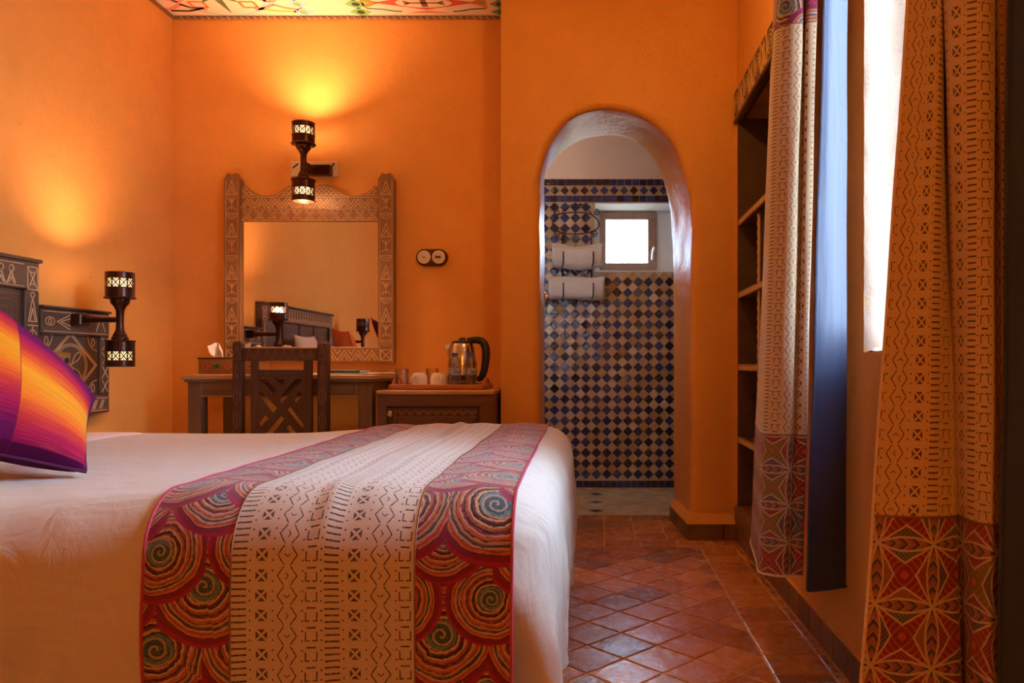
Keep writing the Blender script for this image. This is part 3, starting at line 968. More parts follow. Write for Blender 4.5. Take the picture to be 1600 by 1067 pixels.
fs = [tuple(range(6)), tuple(range(11, 5, -1))] + [(i, (i + 1) % 6, 6 + (i + 1) % 6, 6 + i) for i in range(6)]
build(mb.add(vs, fs), 'plaster_ledge', MAT['ochre_plaster'], pk, smooth=True)

# ================================================================== BATHROOM
BX0, BX1, BZ = -0.95, 1.12, 2.5
struct(build(MB().box(BX0 - .15, BX0, YA2 - .01, YT + .4, -.1, BZ + .1), 'wall_bathroom_left', MAT['pink_plaster']), 'pink plaster wall on the left inside the bathroom', 'wall')
struct(build(MB().box(BX1, BX1 + .15, YA2 - .01, YT + .4, -.1, BZ + .1), 'wall_bathroom_right', MAT['pink_plaster']), 'pink plaster wall on the right inside the bathroom', 'wall')
struct(build(MB().box(BX0 - .15, BX1 + .15, YA2 - .01, YT + .4, BZ, BZ + .12), 'ceiling_bathroom', MAT['pink_plaster']), 'pink plaster ceiling of the bathroom', 'ceiling')
mb = MB(); mb.box(BX0 - .15, -0.447, YA2 - .06, YA2 + .0, -.1, BZ + .1); mb.box(XR, BX1 + .15, YA2 - .06, YA2, -.1, BZ + .1)
struct(build(mb, 'wall_bathroom_front', MAT['pink_plaster']), 'bathroom side of the arch wall', 'wall')
# tiled wall with the deep window opening
HX0, HX1, HZ0, HZ1, YO = 0.0, 0.62, 1.452, 1.918, YT + 0.27
GZ = 2.078                     # top of the tiling
wb = thing('wall_bathroom', 'bathroom wall of blue and cream diamond tiles with a small window', 'wall', (0.1, YT, 0), kind='structure')
mb = MB()
Y2 = YT + 0.36
mb.box(BX0, HX0, YT + .006, Y2, -.1, GZ); mb.box(HX1, BX1, YT + .006, Y2, -.1, GZ)
mb.box(HX0, HX1, YT + .006, Y2, -.1, HZ0); mb.box(HX0, HX1, YT + .006, Y2, HZ1, GZ)
build(mb, 'tile_bed', MAT['pale_grout'], wb)
build(MB().box(BX0, BX1, YT + .008, Y2, GZ, BZ + .1), 'upper_plaster', MAT['pink_plaster'], wb)
mb = MB()
for a in ((HX0, HX0 + .006, HZ0, HZ1), (HX1 - .006, HX1, HZ0, HZ1), (HX0, HX1, HZ0, HZ0 + .006), (HX0, HX1, HZ1 - .006, HZ1)):
    mb.box(a[0], a[1], YT - .001, YO + .03, a[2], a[3])
build(mb, 'window_reveal', MAT['white_plaster'], wb)
def zt(poly, name, mat):
    me = tile_mesh(poly, name, h=.008, bev=.002, gap=.0012); me.materials.append(MAT[mat]); return me
dd = 0.0352
dia = [(0, -dd), (dd, 0), (0, dd), (-dd, 0)]
me_b = zt(dia, 'blue_tile', 'blue_glaze'); me_c = zt(dia, 'cream_tile', 'cream_glaze')
ROTW = PI / 2
cand = {'b': [], 'c': []}
Zlo, Zhi = 0.055, 1.925
nrow = 26
pit_z = (Zhi - Zlo) / nrow
pit = 0.0704
for r in range(nrow):
    for c in range(-14, 16):
        cand['b'].append((c * pit + .012, Zlo + (r + .5) * pit_z, False))
    if r < nrow - 1:
        for c in range(-14, 16):
            cand['c'].append((c * pit + .012 + pit / 2, Zlo + (r + 1) * pit_z, False))
def hole(x, z): return HX0 - .02 < x < HX1 + .02 and HZ0 - .028 < z < HZ1 + .05
for key, name, me, many in (('b', 'blue_tile', me_b, 'blue_glaze_many'), ('c', 'cream_tile', me_c, 'cream_glaze_many')):
    L = [p for p in cand[key] if not hole(p[0], p[1]) and BX0 + .03 < p[0] < BX1 - .03]
    vis = [p for p in L if -0.40 < p[0] < 0.56]
    vis.sort(key=lambda p: abs(p[0] - 0.1) * 1.0 + abs(p[1] - .9) * .12)
    ind = set(vis[:300])
    for p in L:
        tx, ty = rnd.gauss(0, .055), rnd.gauss(0, .055)
        if p in ind:
            inst(name, me, (p[0], YT + rnd.uniform(-.0015, .001), p[1]), wb, (ROTW + tx, rnd.gauss(0, .01), ty))
    mb = MB()
    vs0 = [tuple(v.co) for v in me.vertices]; fs0 = [tuple(f.vertices) for f in me.polygons]
    for p in L:
        if p in ind: continue
        M = Matrix.Translation((p[0], YT + rnd.uniform(-.0015, .001), p[1])) @ Matrix.Rotation(ROTW + rnd.gauss(0, .055), 4, 'X') @ Matrix.Rotation(rnd.gauss(0, .055), 4, "Y")
        mb.add(vs0, fs0, M)
    tag(build(mb, name.replace('tile', 'tiling'), MAT[many], wb, recalc=False), None, kind='stuff')
# half cream tiles closing the bottom and top of the field, the blue courses and the diamond frieze
def course(z0, z1, w, name, mat):
    me = zt([(-w / 2, -(z1 - z0) / 2), (w / 2, -(z1 - z0) / 2), (w / 2, (z1 - z0) / 2), (-w / 2, (z1 - z0) / 2)], name, mat)
    x = -0.40
    while x < 0.60:
        inst(name, me, (x + w / 2, YT + rnd.uniform(-.002, .0), (z0 + z1) / 2), wb, (ROTW + rnd.gauss(0, .02), 0, rnd.gauss(0, .02))); x += w
    mb = MB(); vs0 = [tuple(v.co) for v in me.vertices]; fs0 = [tuple(f.vertices) for f in me.polygons]
    x = -0.40 - w
    while x > BX0: mb.add(vs0, fs0, Matrix.Translation((x + w / 2, YT, (z0 + z1) / 2)) @ Matrix.Rotation(ROTW, 4, 'X')); x -= w
    x = 0.60 + w * .2
    while x < BX1 - w: mb.add(vs0, fs0, Matrix.Translation((x + w / 2, YT, (z0 + z1) / 2)) @ Matrix.Rotation(ROTW, 4, 'X')); x += w
    tag(build(mb, name.replace('tile', 'tiling'), MAT[mat.replace('glaze', 'glaze_many')], wb, recalc=False), None, kind='stuff')
course(0.002, 0.048, 0.046, 'blue_border_tile', 'blue_glaze')
course(1.924, 1.966, 0.050, 'blue_border_tile', 'blue_glaze')
course(2.034, 2.078, 0.050, 'blue_border_tile', 'blue_glaze')
build(MB().box(BX0, BX1, YT - .001, YT + .01, 1.967, 2.033), 'frieze_ground', MAT['cream_glaze'], wb)
h2 = .031
me_f = zt([(0, -h2), (h2, 0), (0, h2), (-h2, 0)], 'blue_frieze_tile', 'blue_glaze')
x = -0.40
while x < BX1 - .04:
    inst('blue_frieze_tile', me_f, (x, YT - .003, 2.0), wb, (ROTW + rnd.gauss(0, .02), 0, rnd.gauss(0, .02))); x += 0.0665
# small bathroom window
w2 = thing('window_2', 'small brown wooden bathroom window glowing with daylight', 'window', (0.24, YO, HZ0), kind='structure')
a0, a1, c0, c1 = 0.035, 0.437, 1.497, 1.905
mb = MB()
for (x0, x1, z0, z1) in ((a0, a1, c0, c0 + .05), (a0, a1, c1 - .052, c1), (a0, a0 + .045, c0 + .05, c1 - .052), (a1 - .06, a1, c0 + .05, c1 - .052)):
    mb.box(x0, x1, YO - .02, YO + .03, z0, z1, .004)
wood('window_wood', (0.26, 0.15, 0.10), 'z', 0.5, 0.25)
build(mb, 'window_frame', MAT['window_wood'], w2)
build(MB().box(a0 + .045, a1 - .06, YO + .004, YO + .008, c0 + .05, c1 - .052), 'pane', MAT['pane'], w2)
mb = MB(); mb.box(a1 - .028, a1 - .010, YO - .034, YO - .02, 1.62, 1.67, .003); mb.tube([(a1 - .019, YO - .034, 1.645), (a1 - .019, YO - .05, 1.645), (a1 - .03, YO - .052, 1.625), (a1 - .032, YO - .052, 1.565)], .006, 8)
build(mb, 'handle', MAT['chrome'], w2, smooth=True)
mb = MB()
mb.box(HX0 + .006, a0, YO + .0, YO + .05, HZ0, HZ1); mb.box(a1, HX1 - .006, YO, YO + .05, HZ0, HZ1)
mb.box(a0, a1, YO, YO + .05, HZ0, c0); mb.box(a0, a1, YO, YO + .05, c1, HZ1)
build(mb, 'surround', MAT['white_plaster'], w2)
# bathroom floor of small tiles
fb = struct(build(MB().box(BX0 - .15, BX1 + .15, YA2 + .115, YT + .4, -.1, -.006), 'floor_bathroom', MAT['pale_grout']), 'pale mosaic floor of the bathroom with blue diamonds', 'floor')
mbc, mbb = MB(), MB()
q = .046
mef = tile_mesh([(0, -q), (q, 0), (0, q), (-q, 0)], 'mosaic', h=.006, bev=.002, gap=.0012)
vs0 = [tuple(v.co) for v in mef.vertices]; fs0 = [tuple(f.vertices) for f in mef.polygons]
for i in range(-20, 24):
    for j in range(0, 24):
        if (i + j) % 2: continue
        x, y = i * q + .01, YA2 + .16 + j * q
        if not (BX0 + q < x < BX1 - q and y < YT - .03): continue
        blue = (i % 6 == 0 and j % 6 == 2 and x < 0.05)
        (mbb if blue else mbc).add(vs0, fs0, Matrix.Translation((x, y, rnd.uniform(-.001, .0005))))
tag(build(mbc, 'cream_mosaic', MAT['floor_cream'], fb, recalc=False), None, kind='stuff')
tag(build(mbb, 'blue_mosaic', MAT['blue_glaze_many'], fb, recalc=False), None, kind='stuff')
build(MB().box(-.40, .43, YA2 + .112, YA2 + .122, -.01, .002), 'threshold', MAT['pale_grout'], fb)
# ================================================================== BED
ZT = 0.575
XF, YF, YBK = -0.085, 1.365, 3.0          # duvet: foot face, front face, far face
HEADX = -2.10
bed = thing('bed', 'low bed base and mattress under the cream duvet', 'bed', (-1.1, 2.2, 0))
build(MB().box(-2.11, -0.20, 1.50, 2.90, 0.06, 0.26, .01), 'bed_base', MAT['walnut_x'], bed)
build(MB().box(-2.10, -0.19, 1.49, 2.91, 0.262, 0.50, .05), 'mattress', MAT['white_cotton'], bed)
for x in (-2.05, -0.26):
    for y in (1.56, 2.84):
        build(MB().box(x - .03, x + .03, y - .03, y + .03, 0.0, .06), 'leg', MAT['walnut'], bed)

def sstep(a, b, x):
    t = min(max((x - a) / (b - a), 0), 1); return t * t * (3 - 2 * t)
def puff(x, y):
    v = Vector((x * 1.6, y * 2.6, 0.3))
    z = 0.026 * sstep(-1.15, -0.65, x)
    z += 0.006 * mnoise.noise(v * 1.3) + 0.004 * mnoise.noise(Vector((x * 2.2, y * 9, 2.0)))
    # long soft crease running in from the head of the bed
    d = y - (1.58 + 0.20 * (x + 1.2) + 0.015 * math.sin(x * 6))
    z += 0.009 * math.exp(-(d / 0.05) ** 2) * sstep(-0.85, -1.05, x)
    d2 = y - (1.95 + 0.06 * (x + 1.2)); z += 0.005 * math.exp(-(d2 / 0.05) ** 2) * sstep(-0.85, -1.0, x)
    # pillow-like swell along the middle of the runner
    return z
def fold(s, drop):
    """outward displacement of the hanging cloth: s along the perimeter, drop below the top"""
    g = sstep(0.10, 0.45, drop)
    f = 0.010 * math.sin(s * 19 + 1.5 * mnoise.noise(Vector((s * 3, 0, 5)))) + 0.008 * math.sin(s * 43 + 3 * mnoise.noise(Vector((s * 2, drop * 2, 9))))
    return g * f + 0.010 * mnoise.noise(Vector((s * 6, drop * 5, 1.0))) * sstep(0.0, .1, drop) + 0.018 * math.sin(min(drop, .5) / .5 * PI) * 0.8
E_F, E_S = 0.105, 0.100
RC = 0.155
def perim():
    pts = []          # (x, y, nx, ny, e, s)
    s = 0.0
    n = 90
    for i in range(n): 
        x = HEADX + (XF - RC - HEADX) * i / (n - 1); pts.append((x, YF, 0, -1, E_F, x))
    for i in range(1, 28):
        th = -PI / 2 + PI / 2 * i / 28
        f = i / 28; pts.append((XF - RC + RC * math.cos(th), YF + RC + RC * math.sin(th), math.cos(th), math.sin(th), E_F + (E_S - E_F) * f, XF - RC + f * .22))
    for i in range(70):
        y = YF + RC + (YBK - 2 * 0.12 - YF - RC + .12) * i / 69; pts.append((XF, y, 1, 0, E_S, XF + .05 + y))
    ylast = pts[-1][1]
    for i in range(1, 20):
        th = PI / 2 * i / 20; rc = YBK - ylast
        pts.append((XF - rc + rc * math.cos(th), ylast + rc * math.sin(th), math.cos(th), math.sin(th), E_S, XF + .05 + ylast + i * .01))
    for i in range(60):
        x = XF - (YBK - ylast) + (HEADX - XF + (YBK - ylast)) * i / 59; pts.append((x, YBK, 0, 1, E_S, 3.2 - x))
    return pts
PER = perim()
def corner_fold(i_pt, drop):
    """vertical roll fold at the front foot corner"""
    x, y, nx, ny, e, s = i_pt
    th = math.atan2(ny, nx)              # -pi/2 .. 0 around the corner
    if not (-PI / 2 - 1e-6 <= th <= 0.02): return 0.0
    g = sstep(0.17, 0.40, drop)
    k = math.exp(-((th + 1.02) / 0.22) ** 2) * (-0.095) + math.exp(-((th + 0.48) / 0.25) ** 2) * 0.050
    k *= (1 if -PI / 2 + 1e-3 < th < -1e-3 else 0)
    k += .010 * mnoise.noise(Vector((th * 9, drop * 16, 3))) + .006 * mnoise.noise(Vector((th * 4, drop * 34, 8)))
    return g * k
rows = []
NQ = 12; drops = np.linspace(0.0, 0.36, 26)
for pt in PER:
    x, y, nx, ny, e, s = pt
    col = []
    spx, spy = min(max(x, HEADX), -0.95), 2.165
    ix, iy = x - nx * e, y - ny * e
    for k in range(20):
        f = (k / 20) ** 0.7
        a, b = spx + (ix - spx) * f, spy + (iy - spy) * f
        col.append((a, b, ZT + puff(a, b)))
    pz = puff(ix, iy)
    for k in range(NQ + 1):
        th = PI / 2 * k / NQ
        o = e * math.sin(th); dz = e * (1 - math.cos(th))
        w = fold(s, dz) + corner_fold(pt, dz)
        col.append((ix + nx * (o + w * math.sin(th)), iy + ny * (o + w * math.sin(th)), ZT + pz - dz))
    for d in drops[1:]:
        dz = e + d
        w = fold(s, dz) + corner_fold(pt, dz)
        col.append((x + nx * w, y + ny * w, ZT + pz - dz))
    rows.append(col)
mb = MB(); mb.grid(np.array(rows))
tag(build(mb, 'duvet', MAT['duvet'], smooth=True, angle=0, recalc=True), 'cream cotton duvet draped over the bed and its foot', 'duvet')

# white sheet turned back at the head
nu, nv = 30, 70
arr = np.zeros((nu, nv, 3)); 
for i in range(nu):
    for j in range(nv):
        y = 1.42 + (2.93 - 1.42) * j / (nv - 1)
        x = HEADX + (-1.70 + .015 * math.sin(y * 5) - HEADX) * i / (nu - 1)
        z = ZT + puff(x, y) + .007 + .003 * mnoise.noise(Vector((x * 8, y * 5, 0)))
        ey = min(y - 1.365, 3.0 - y); 
        if ey < .15: z -= .15 - math.sqrt(max(.15 ** 2 - (.15 - ey) ** 2, 0))
        if i == nu - 1: z -= .008
        arr[i, j] = (x, y, z)
tag(build(MB().grid(arr), 'bed_sheet', MAT['white_cotton'], smooth=True, angle=0), 'white sheet folded over at the head end of the duvet', 'sheet')

# ---------------- bed runner
RX = [-0.797, -0.640, -0.316, -0.146]
def runner_profile(x):
    """polyline over the bed at x: list of (y,z), front hem first"""
    pts = []
    lift = 0.006
    ix = x
    for d in drops[::-1]:
        dz = E_F + d; w = fold(x, dz) * .85
        pts.append((YF - w - lift, ZT + puff(x, YF + E_F) - dz))
    for k in range(NQ - 1, -1, -1):
        th = PI / 2 * k / NQ
        o = E_F * math.sin(th); dz = E_F * (1 - math.cos(th)); w = fold(x, dz) * math.sin(th) * .85
        pts.append((YF + E_F - o - w - lift * math.sin(th), ZT + puff(x, YF + E_F) - dz + lift * math.cos(th)))
    y0, y1 = YF + E_F, YBK - E_S
    for k in range(1, 60):
        y = y0 + (y1 - y0) * k / 60; pts.append((y, ZT + puff(x, y) + lift))
    for k in range(0, NQ + 1):
        th = PI / 2 * k / NQ
        o = E_S * math.sin(th); dz = E_S * (1 - math.cos(th)); w = fold(3.2 - x, dz) * math.sin(th)
        pts.append((YBK - E_S + o + w + lift, ZT + puff(x, y1) - dz + lift * math.cos(th)))
    for d in (0.06, .12, .2):
        dz = E_S + d; pts.append((YBK + fold(3.2 - x, dz) + lift, ZT + puff(x, y1) - dz))
    return np.array(pts)
def runner_band(x0, x1, nx):
    arr = []; uv = []
    for i in range(nx):
        x = x0 + (x1 - x0) * i / (nx - 1)
        pr = runner_profile(x)
        sk_ = 0.03 * (pr[:, 0] - YF) / 1.6      # slightly askew on the bed
        ridge = 0.010 * math.exp(-((x + 0.478) / 0.020) ** 2) + .006 * math.sin((x - RX[1]) / (RX[2] - RX[1]) * 2 * PI) ** 2
        edge = 0.030 * sstep(-.25, -.146, x)     # the band dips over the foot edge
        d = np.r_[0, np.cumsum(np.linalg.norm(np.diff(pr, axis=0), axis=1))]
        zz = pr[:, 1] + ridge * np.array([sstep(ZT - .12, ZT + .01, q_) for q_ in pr[:, 1]])
        xs = np.full(len(pr), x) - sk_
        dip = np.array([(E_S - math.sqrt(max(E_S ** 2 - max(xx - (XF - E_S), 0) ** 2, 0))) if xx > XF - E_S else 0 for xx in xs])
        hang = np.array([sstep(ZT - .16, ZT, zq) for zq in pr[:, 1]])
        arr.append(np.stack([xs, pr[:, 0], zz - dip * hang * 0.8], 1))
        uv.append(np.stack([np.full(len(pr), -x - .026), -d], 1))
    return np.array(arr), np.array(uv)
runner = thing('bed_runner', 'patterned bed runner with swirl borders laid across the foot of the bed', 'bed runner', (-0.47, 2.1, 0.6))
for k, (name, mat, nx) in enumerate((('border_band', 'swirl_print', 12), ('centre_band', 'mudcloth_runner', 40), ('border_band', 'swirl_print', 16))):
    arr, uv = runner_band(RX[k], RX[k + 1], nx)
    o = build(MB().grid(arr, uv), name, MAT[mat], runner, smooth=True, angle=0, recalc=False)
    if k != 1: tag(o, 'border printed with overlapping coloured swirl discs')
    else: tag(o, 'pale centre band printed with rows of dark mud-cloth symbols')
for x in (RX[0], RX[3]):
    arr, _ = runner_band(x, x + .002, 2)
    build(MB().tube(arr[0], .0032, 6), 'hem', MAT['piping'], runner, smooth=True)
for x in (RX[1], RX[2]):
    arr, _ = runner_band(x, x + .002, 2)
    build(MB().tube(arr[0] + np.array((0, 0, .0005)), .0016, 5), 'seam', MAT['carved_dark'], runner, smooth=True)

# ---------------- cushions
def cushion_mesh(c, thick, nu=44, nv=44, pinch=0.06, seed=0.0, uvflip=False, nrm=None):
    """c: corners TL,TR,BR,BL in world; puffed on both sides of the patch"""
    TL, TR, BR_, BL_ = [np.array(p, float) for p in c]
    n = np.cross(TR - TL, BL_ - TL); n /= np.linalg.norm(n)
    out = []
    for side in (1, -1):
        arr = np.zeros((nu, nv, 3)); uv = np.zeros((nu, nv, 2))
        for i in range(nu):
            u = i / (nu - 1)
            for j in range(nv):
                v = j / (nv - 1)
                a, b = 2 * u - 1, 2 * v - 1
                # concave edges between the pinched corners
                au = a * (1 - pinch * (1 - b * b)); bv = b * (1 - pinch * (1 - a * a))
                uu, vv = (au + 1) / 2, (bv + 1) / 2
                p = (TL * (1 - uu) + TR * uu) * (1 - vv) + (BL_ * (1 - uu) + BR_ * uu) * vv
                h = (max(1 - a * a, 0) * max(1 - b * b, 0)) ** 0.42
                h *= 1 + 0.10 * mnoise.noise(Vector((u * 3 + seed, v * 3, seed)))
                arr[i, j] = p + n * side * thick * h
                uv[i, j] = (u, v)
        out.append((arr, uv))
    return out, n
def cushion(name, label, corners, thick, mat, pipe, group=None, seed=0.0):
    C4 = np.array(corners)
    t = thing(name, label, 'cushion', tuple(C4.mean(0) * np.array((1, 1, 0)) + np.array((0, 0, C4[:, 2].min()))), group)
    (f, b), n = cushion_mesh(corners, thick, seed=seed)
    mb = MB(); mb.grid(f[0], f[1]); mb.grid(b[0][::-1], b[1][::-1])
    build(mb, 'cover', MAT[mat], t, smooth=True, angle=0, recalc=False)
    e = f[0]
    loop = [tuple(p) for p in e[:, 0]] + [tuple(p) for p in e[-1, 1:]] + [tuple(p) for p in e[::-1, -1][1:]] + [tuple(p) for p in e[0, ::-1][1:]]
    build(MB().tube(loop, .0045, 6, caps=False), 'piping', MAT[pipe], t, smooth=True)
    return t
plain('purple_cotton', (0.07, 0.006, 0.05), 0.8, var=0.3, scale=200)
cushion('throw_cushion', 'purple, red and orange striped cushion leaning on the bed', 
        [(-1.74, 1.88, 1.190), (-1.300, 2.00, 0.750), (-1.180, 1.78, 0.588), (-1.47, 1.60, 0.672)], 0.105, 'striped_cotton', 'purple_cotton')
stripe2 = MAT['striped_cotton']
plain('orange_cotton', (0.62, 0.12, 0.02), 0.8, var=0.2, scale=200)
cushion('throw_cushion', 'plain orange cushion seen in the mirror behind the striped one',
        [(-2.00, 1.99, 1.10), (-1.81, 2.20, 1.07), (-1.70, 2.12, 0.66), (-1.89, 1.91, 0.68)], 0.07, 'orange_cotton', 'orange_cotton', seed=3.0)
cushion('bed_pillow', 'white pillow propped on the headboard, seen in the mirror',
        [(-2.05, 2.24, 1.03), (-2.05, 2.61, 1.03), (-1.95, 2.61, 0.66), (-1.95, 2.24, 0.66)], 0.06, 'white_cotton', 'white_cotton', seed=7.0)

# ---------------- headboard
hbx = XL + 0.002; hf = -2.125
hb = thing('headboard', 'carved dark wooden headboard with pale incised motifs on the left wall', 'headboard', (XL, 2.28, 0.3))
TY0, TY1, TZ = 1.62, 2.94, 1.222
def hbox(name, mat, y0, y1, z0, z1, proud=0.0, b=.004): return build(MB().box(hbx, hf + proud, y0, y1, z0, z1, b), name, MAT[mat], hb)
hbox('tall_panel', 'grey_wood_y', TY0 + .07, TY1 - .07, 0.30, TZ - .10, -.018)
hbox('top_rail', 'grey_wood_y', TY0, TY1, TZ - .105, TZ, 0)
build(MB().box(hbx, hf + .012, TY0 - .004, TY1 + .004, TZ - .002, TZ + .012, .003), 'cap_moulding', MAT['grey_wood_y'], hb)
hbox('stile', 'grey_wood_z', TY1 - .072, TY1, 0.30, TZ - .107, 0); hbox('stile', 'grey_wood_z', TY0, TY0 + .072, 0.30, TZ - .107, 0)
npan = 4
wpan = (TY1 - TY0 - .144) / npan
for k in range(1, npan): hbox('muntin', 'grey_wood_z', TY0 + .072 + k * wpan - .02, TY0 + .072 + k * wpan + .02, 0.30, TZ - .107, -.006)
HBF = lambda d0: (lambda a, b, d: (hf + d0 + d, a, b))
cv = Carve(HBF(0), .0042)
cv2 = Carve(HBF(-.018), .003)
# top rail: row of little figures (ring over a triangle)
y = TY0 + .05
while y < TY1 - .10:
    cv.arc(y, TZ - .036, .012, 0, 360, 10, w=.005); cv.line((y - .02, TZ - .09), (y, TZ - .045), (y + .02, TZ - .09), closed=False, w=.006)
    cv.line((y - .010, TZ - .088), (y, TZ - .066), (y + .010, TZ - .088), w=.004); y += .049
cv.line((TY0 + .02, TZ - .014), (TY1 - .08, TZ - .014), w=.003); cv.line((TY0 + .02, TZ - .096), (TY1 - .08, TZ - .096), w=.003)
for ys in (TY0 + .036, TY1 - .036):
    z = TZ - .02
    cv.rect(ys - .026, z - .085, ys + .026, z); cv.line((ys - .026, z - .085), (ys + .026, z)); cv.line((ys - .026, z), (ys + .026, z - .085))
    cv.arc(ys, z, .022, 180, 360, 8); cv.arc(ys, z - .085, .022, 0, 180, 8)
    z -= .105
    while z > .40:
        cv.line((ys - .022, z - .10), (ys, z - .01), (ys + .022, z - .10), closed=True); cv.line((ys - .012, z - .095), (ys, z - .05), (ys + .012, z - .095))
        cv.arc(ys, z - .0, .010, 0, 360, 8); cv.line((ys - .026, z - .115), (ys + .026, z - .115)); cv.line((ys, z - .12), (ys, z - .15)); cv.arc(ys, z - .15, .018, 0, 180, 8)
        z -= .165
for k in range(npan):
    a0 = TY0 + .072 + k * wpan + (.025 if k else .01); a1 = TY0 + .072 + (k + 1) * wpan - (.025 if k < npan - 1 else .01)
    for q in (0, .022, .05): cv2.rect(a0 + .012 + q, .45 + q, a1 - .012 - q, TZ - .125 - q, w=.003)
    cc = (a0 + a1) / 2; cz = .80
    cv2.arc(cc, cz, .07, 0, 360, 22); cv2.line((cc - .08, cz), (cc, cz + .13), (cc + .08, cz), (cc, cz - .13), closed=True)
    for sx in (a0 + .03, a1 - .03): cv2.arc(sx, TZ - .145, .010, 0, 360, 10)
# side panels behind the lamps
def side_panel(y0, y1, flip):
    z1, z0 = 1.054, .625
    p = hbox('side_panel', 'grey_wood_z', y0, y1, z0 + .075, z1 - .10, -.012)
    hbox('side_rail', 'grey_wood_y', y0, y1, z1 - .102, z1, 0)
    build(MB().box(hbx, hf + .010, y0 - .003, y1 + .003, z1, z1 + .010, .003), 'cap_moulding', MAT['grey_wood_y'], hb)
    hbox('side_rail', 'grey_wood_y', y0, y1, z0, z0 + .076, 0)
    ye = (y1 - .062, y1) if not flip else (y0, y0 + .062)
    hbox('side_stile', 'grey_wood_z', ye[0], ye[1], z0 + .076, z1 - .102, 0)
    ya, yb = (y0 + .012, y1 - .066) if not flip else (y0 + .066, y1 - .012)
    c = (ya + yb) / 2; cz = (z0 + z1) / 2 - .01; hw = (yb - ya) / 2
    c2 = Carve(HBF(-.012), .0036)
    for k_ in (1.0, .93): c2.line((c - hw * .98 * k_, cz), (c, cz + .135 * k_), (c + hw * .98 * k_, cz), (c, cz - .135 * k_), closed=True)
    c2.arc(c, cz, hw * .60, 0, 360, 26, rb=.088); c2.arc(c, cz, hw * .54, 0, 360, 26, rb=.080)
    for th in range(0, 360, 90):
        for sg in (-1, 1):
            pts = []
            for q in range(9):
                f = q / 8; r = f; off = sg * .28 * math.sin(f * PI)
                t_ = math.radians(th + 45) + off; pts.append((c + hw * .54 * r * math.cos(t_), cz + .080 * r * math.sin(t_)))
            c2.line(*pts)
    for (sa, sb, t0) in ((ya, cz - .125, 0), (yb, cz - .125, 90), (yb, cz + .125, 180), (ya, cz + .125, 270)):
        c2.arc(sa, sb, .062, t0, t0 + 90, 10); c2.arc(sa + (.028 if sa == ya else -.028), sb + (.028 if sb < cz else -.028), .010, 0, 360, 8, rb=.017)
    c2.build('carving', MAT['carved_pale'], hb)
    s = (ye[0] + ye[1]) / 2; z = z0 + .09
    while z < z1 - .14:
        cv.line((s - .02, z), (s + .02, z + .05)); cv.line((s + .02, z), (s - .02, z + .05)); z += .06
    cv.line((y0 + .015, z0 + .012), (y1 - .015, z0 + .012), w=.003); cv.line((y0 + .015, z0 + .064), (y1 - .015, z0 + .064), w=.003)
    y = y0 + .03
    while y < y1 - .04:
        for q in (0, .012): cv.line((y + q, z0 + .02), (y + q + .018, z0 + .056))
        y += .045
    cv.line((y0 + .012, z1 - .012), (y1 - .012, z1 - .012), w=.003); cv.line((y0 + .012, z1 - .09), (y1 - .012, z1 - .09), w=.003)
    y = y0 + .045
    cv.arc(y, z1 - .05, .026, 0, 360, 14, rb=.016); cv.arc(y, z1 - .05, .009, 0, 360, 8)
    cv.line((y + .04, z1 - .05), (y + .115, z1 - .02)); cv.line((y + .04, z1 - .05), (y + .115, z1 - .08)); cv.line((y + .06, z1 - .05), (y + .115, z1 - .035)); cv.line((y + .06, z1 - .05), (y + .115, z1 - .065))
    cv.line((y1 - .09, z1 - .08), (y1 - .06, z1 - .02), (y1 - .03, z1 - .08))
side_panel(TY1 + .012, 3.365, False); side_panel(1.195, TY0 - .012, True)
cv.build('carving', MAT['carved_pale'], hb); cv2.build('carving', MAT['carved_dark'], hb)
# brass socket plate
sp = thing('wall_socket', 'small brass socket plate on the headboard beneath the bedside lamp', 'socket', (hf + .0, 3.10, .86))
build(MB().box(hf - .011, hf + .001, 3.02, 3.115, .815, .885, .002), 'plate', MAT['brass'], sp)
for y in (3.045, 3.09): build(MB().lathe([(.012, 0), (.011, .006), (.004, .008)], 14, M=Matrix.Translation((hf + .0005, y, .85)) @ Matrix.Rotation(PI / 2, 4, 'Y')), 'socket_hole', MAT['black_plastic'], sp, smooth=True)

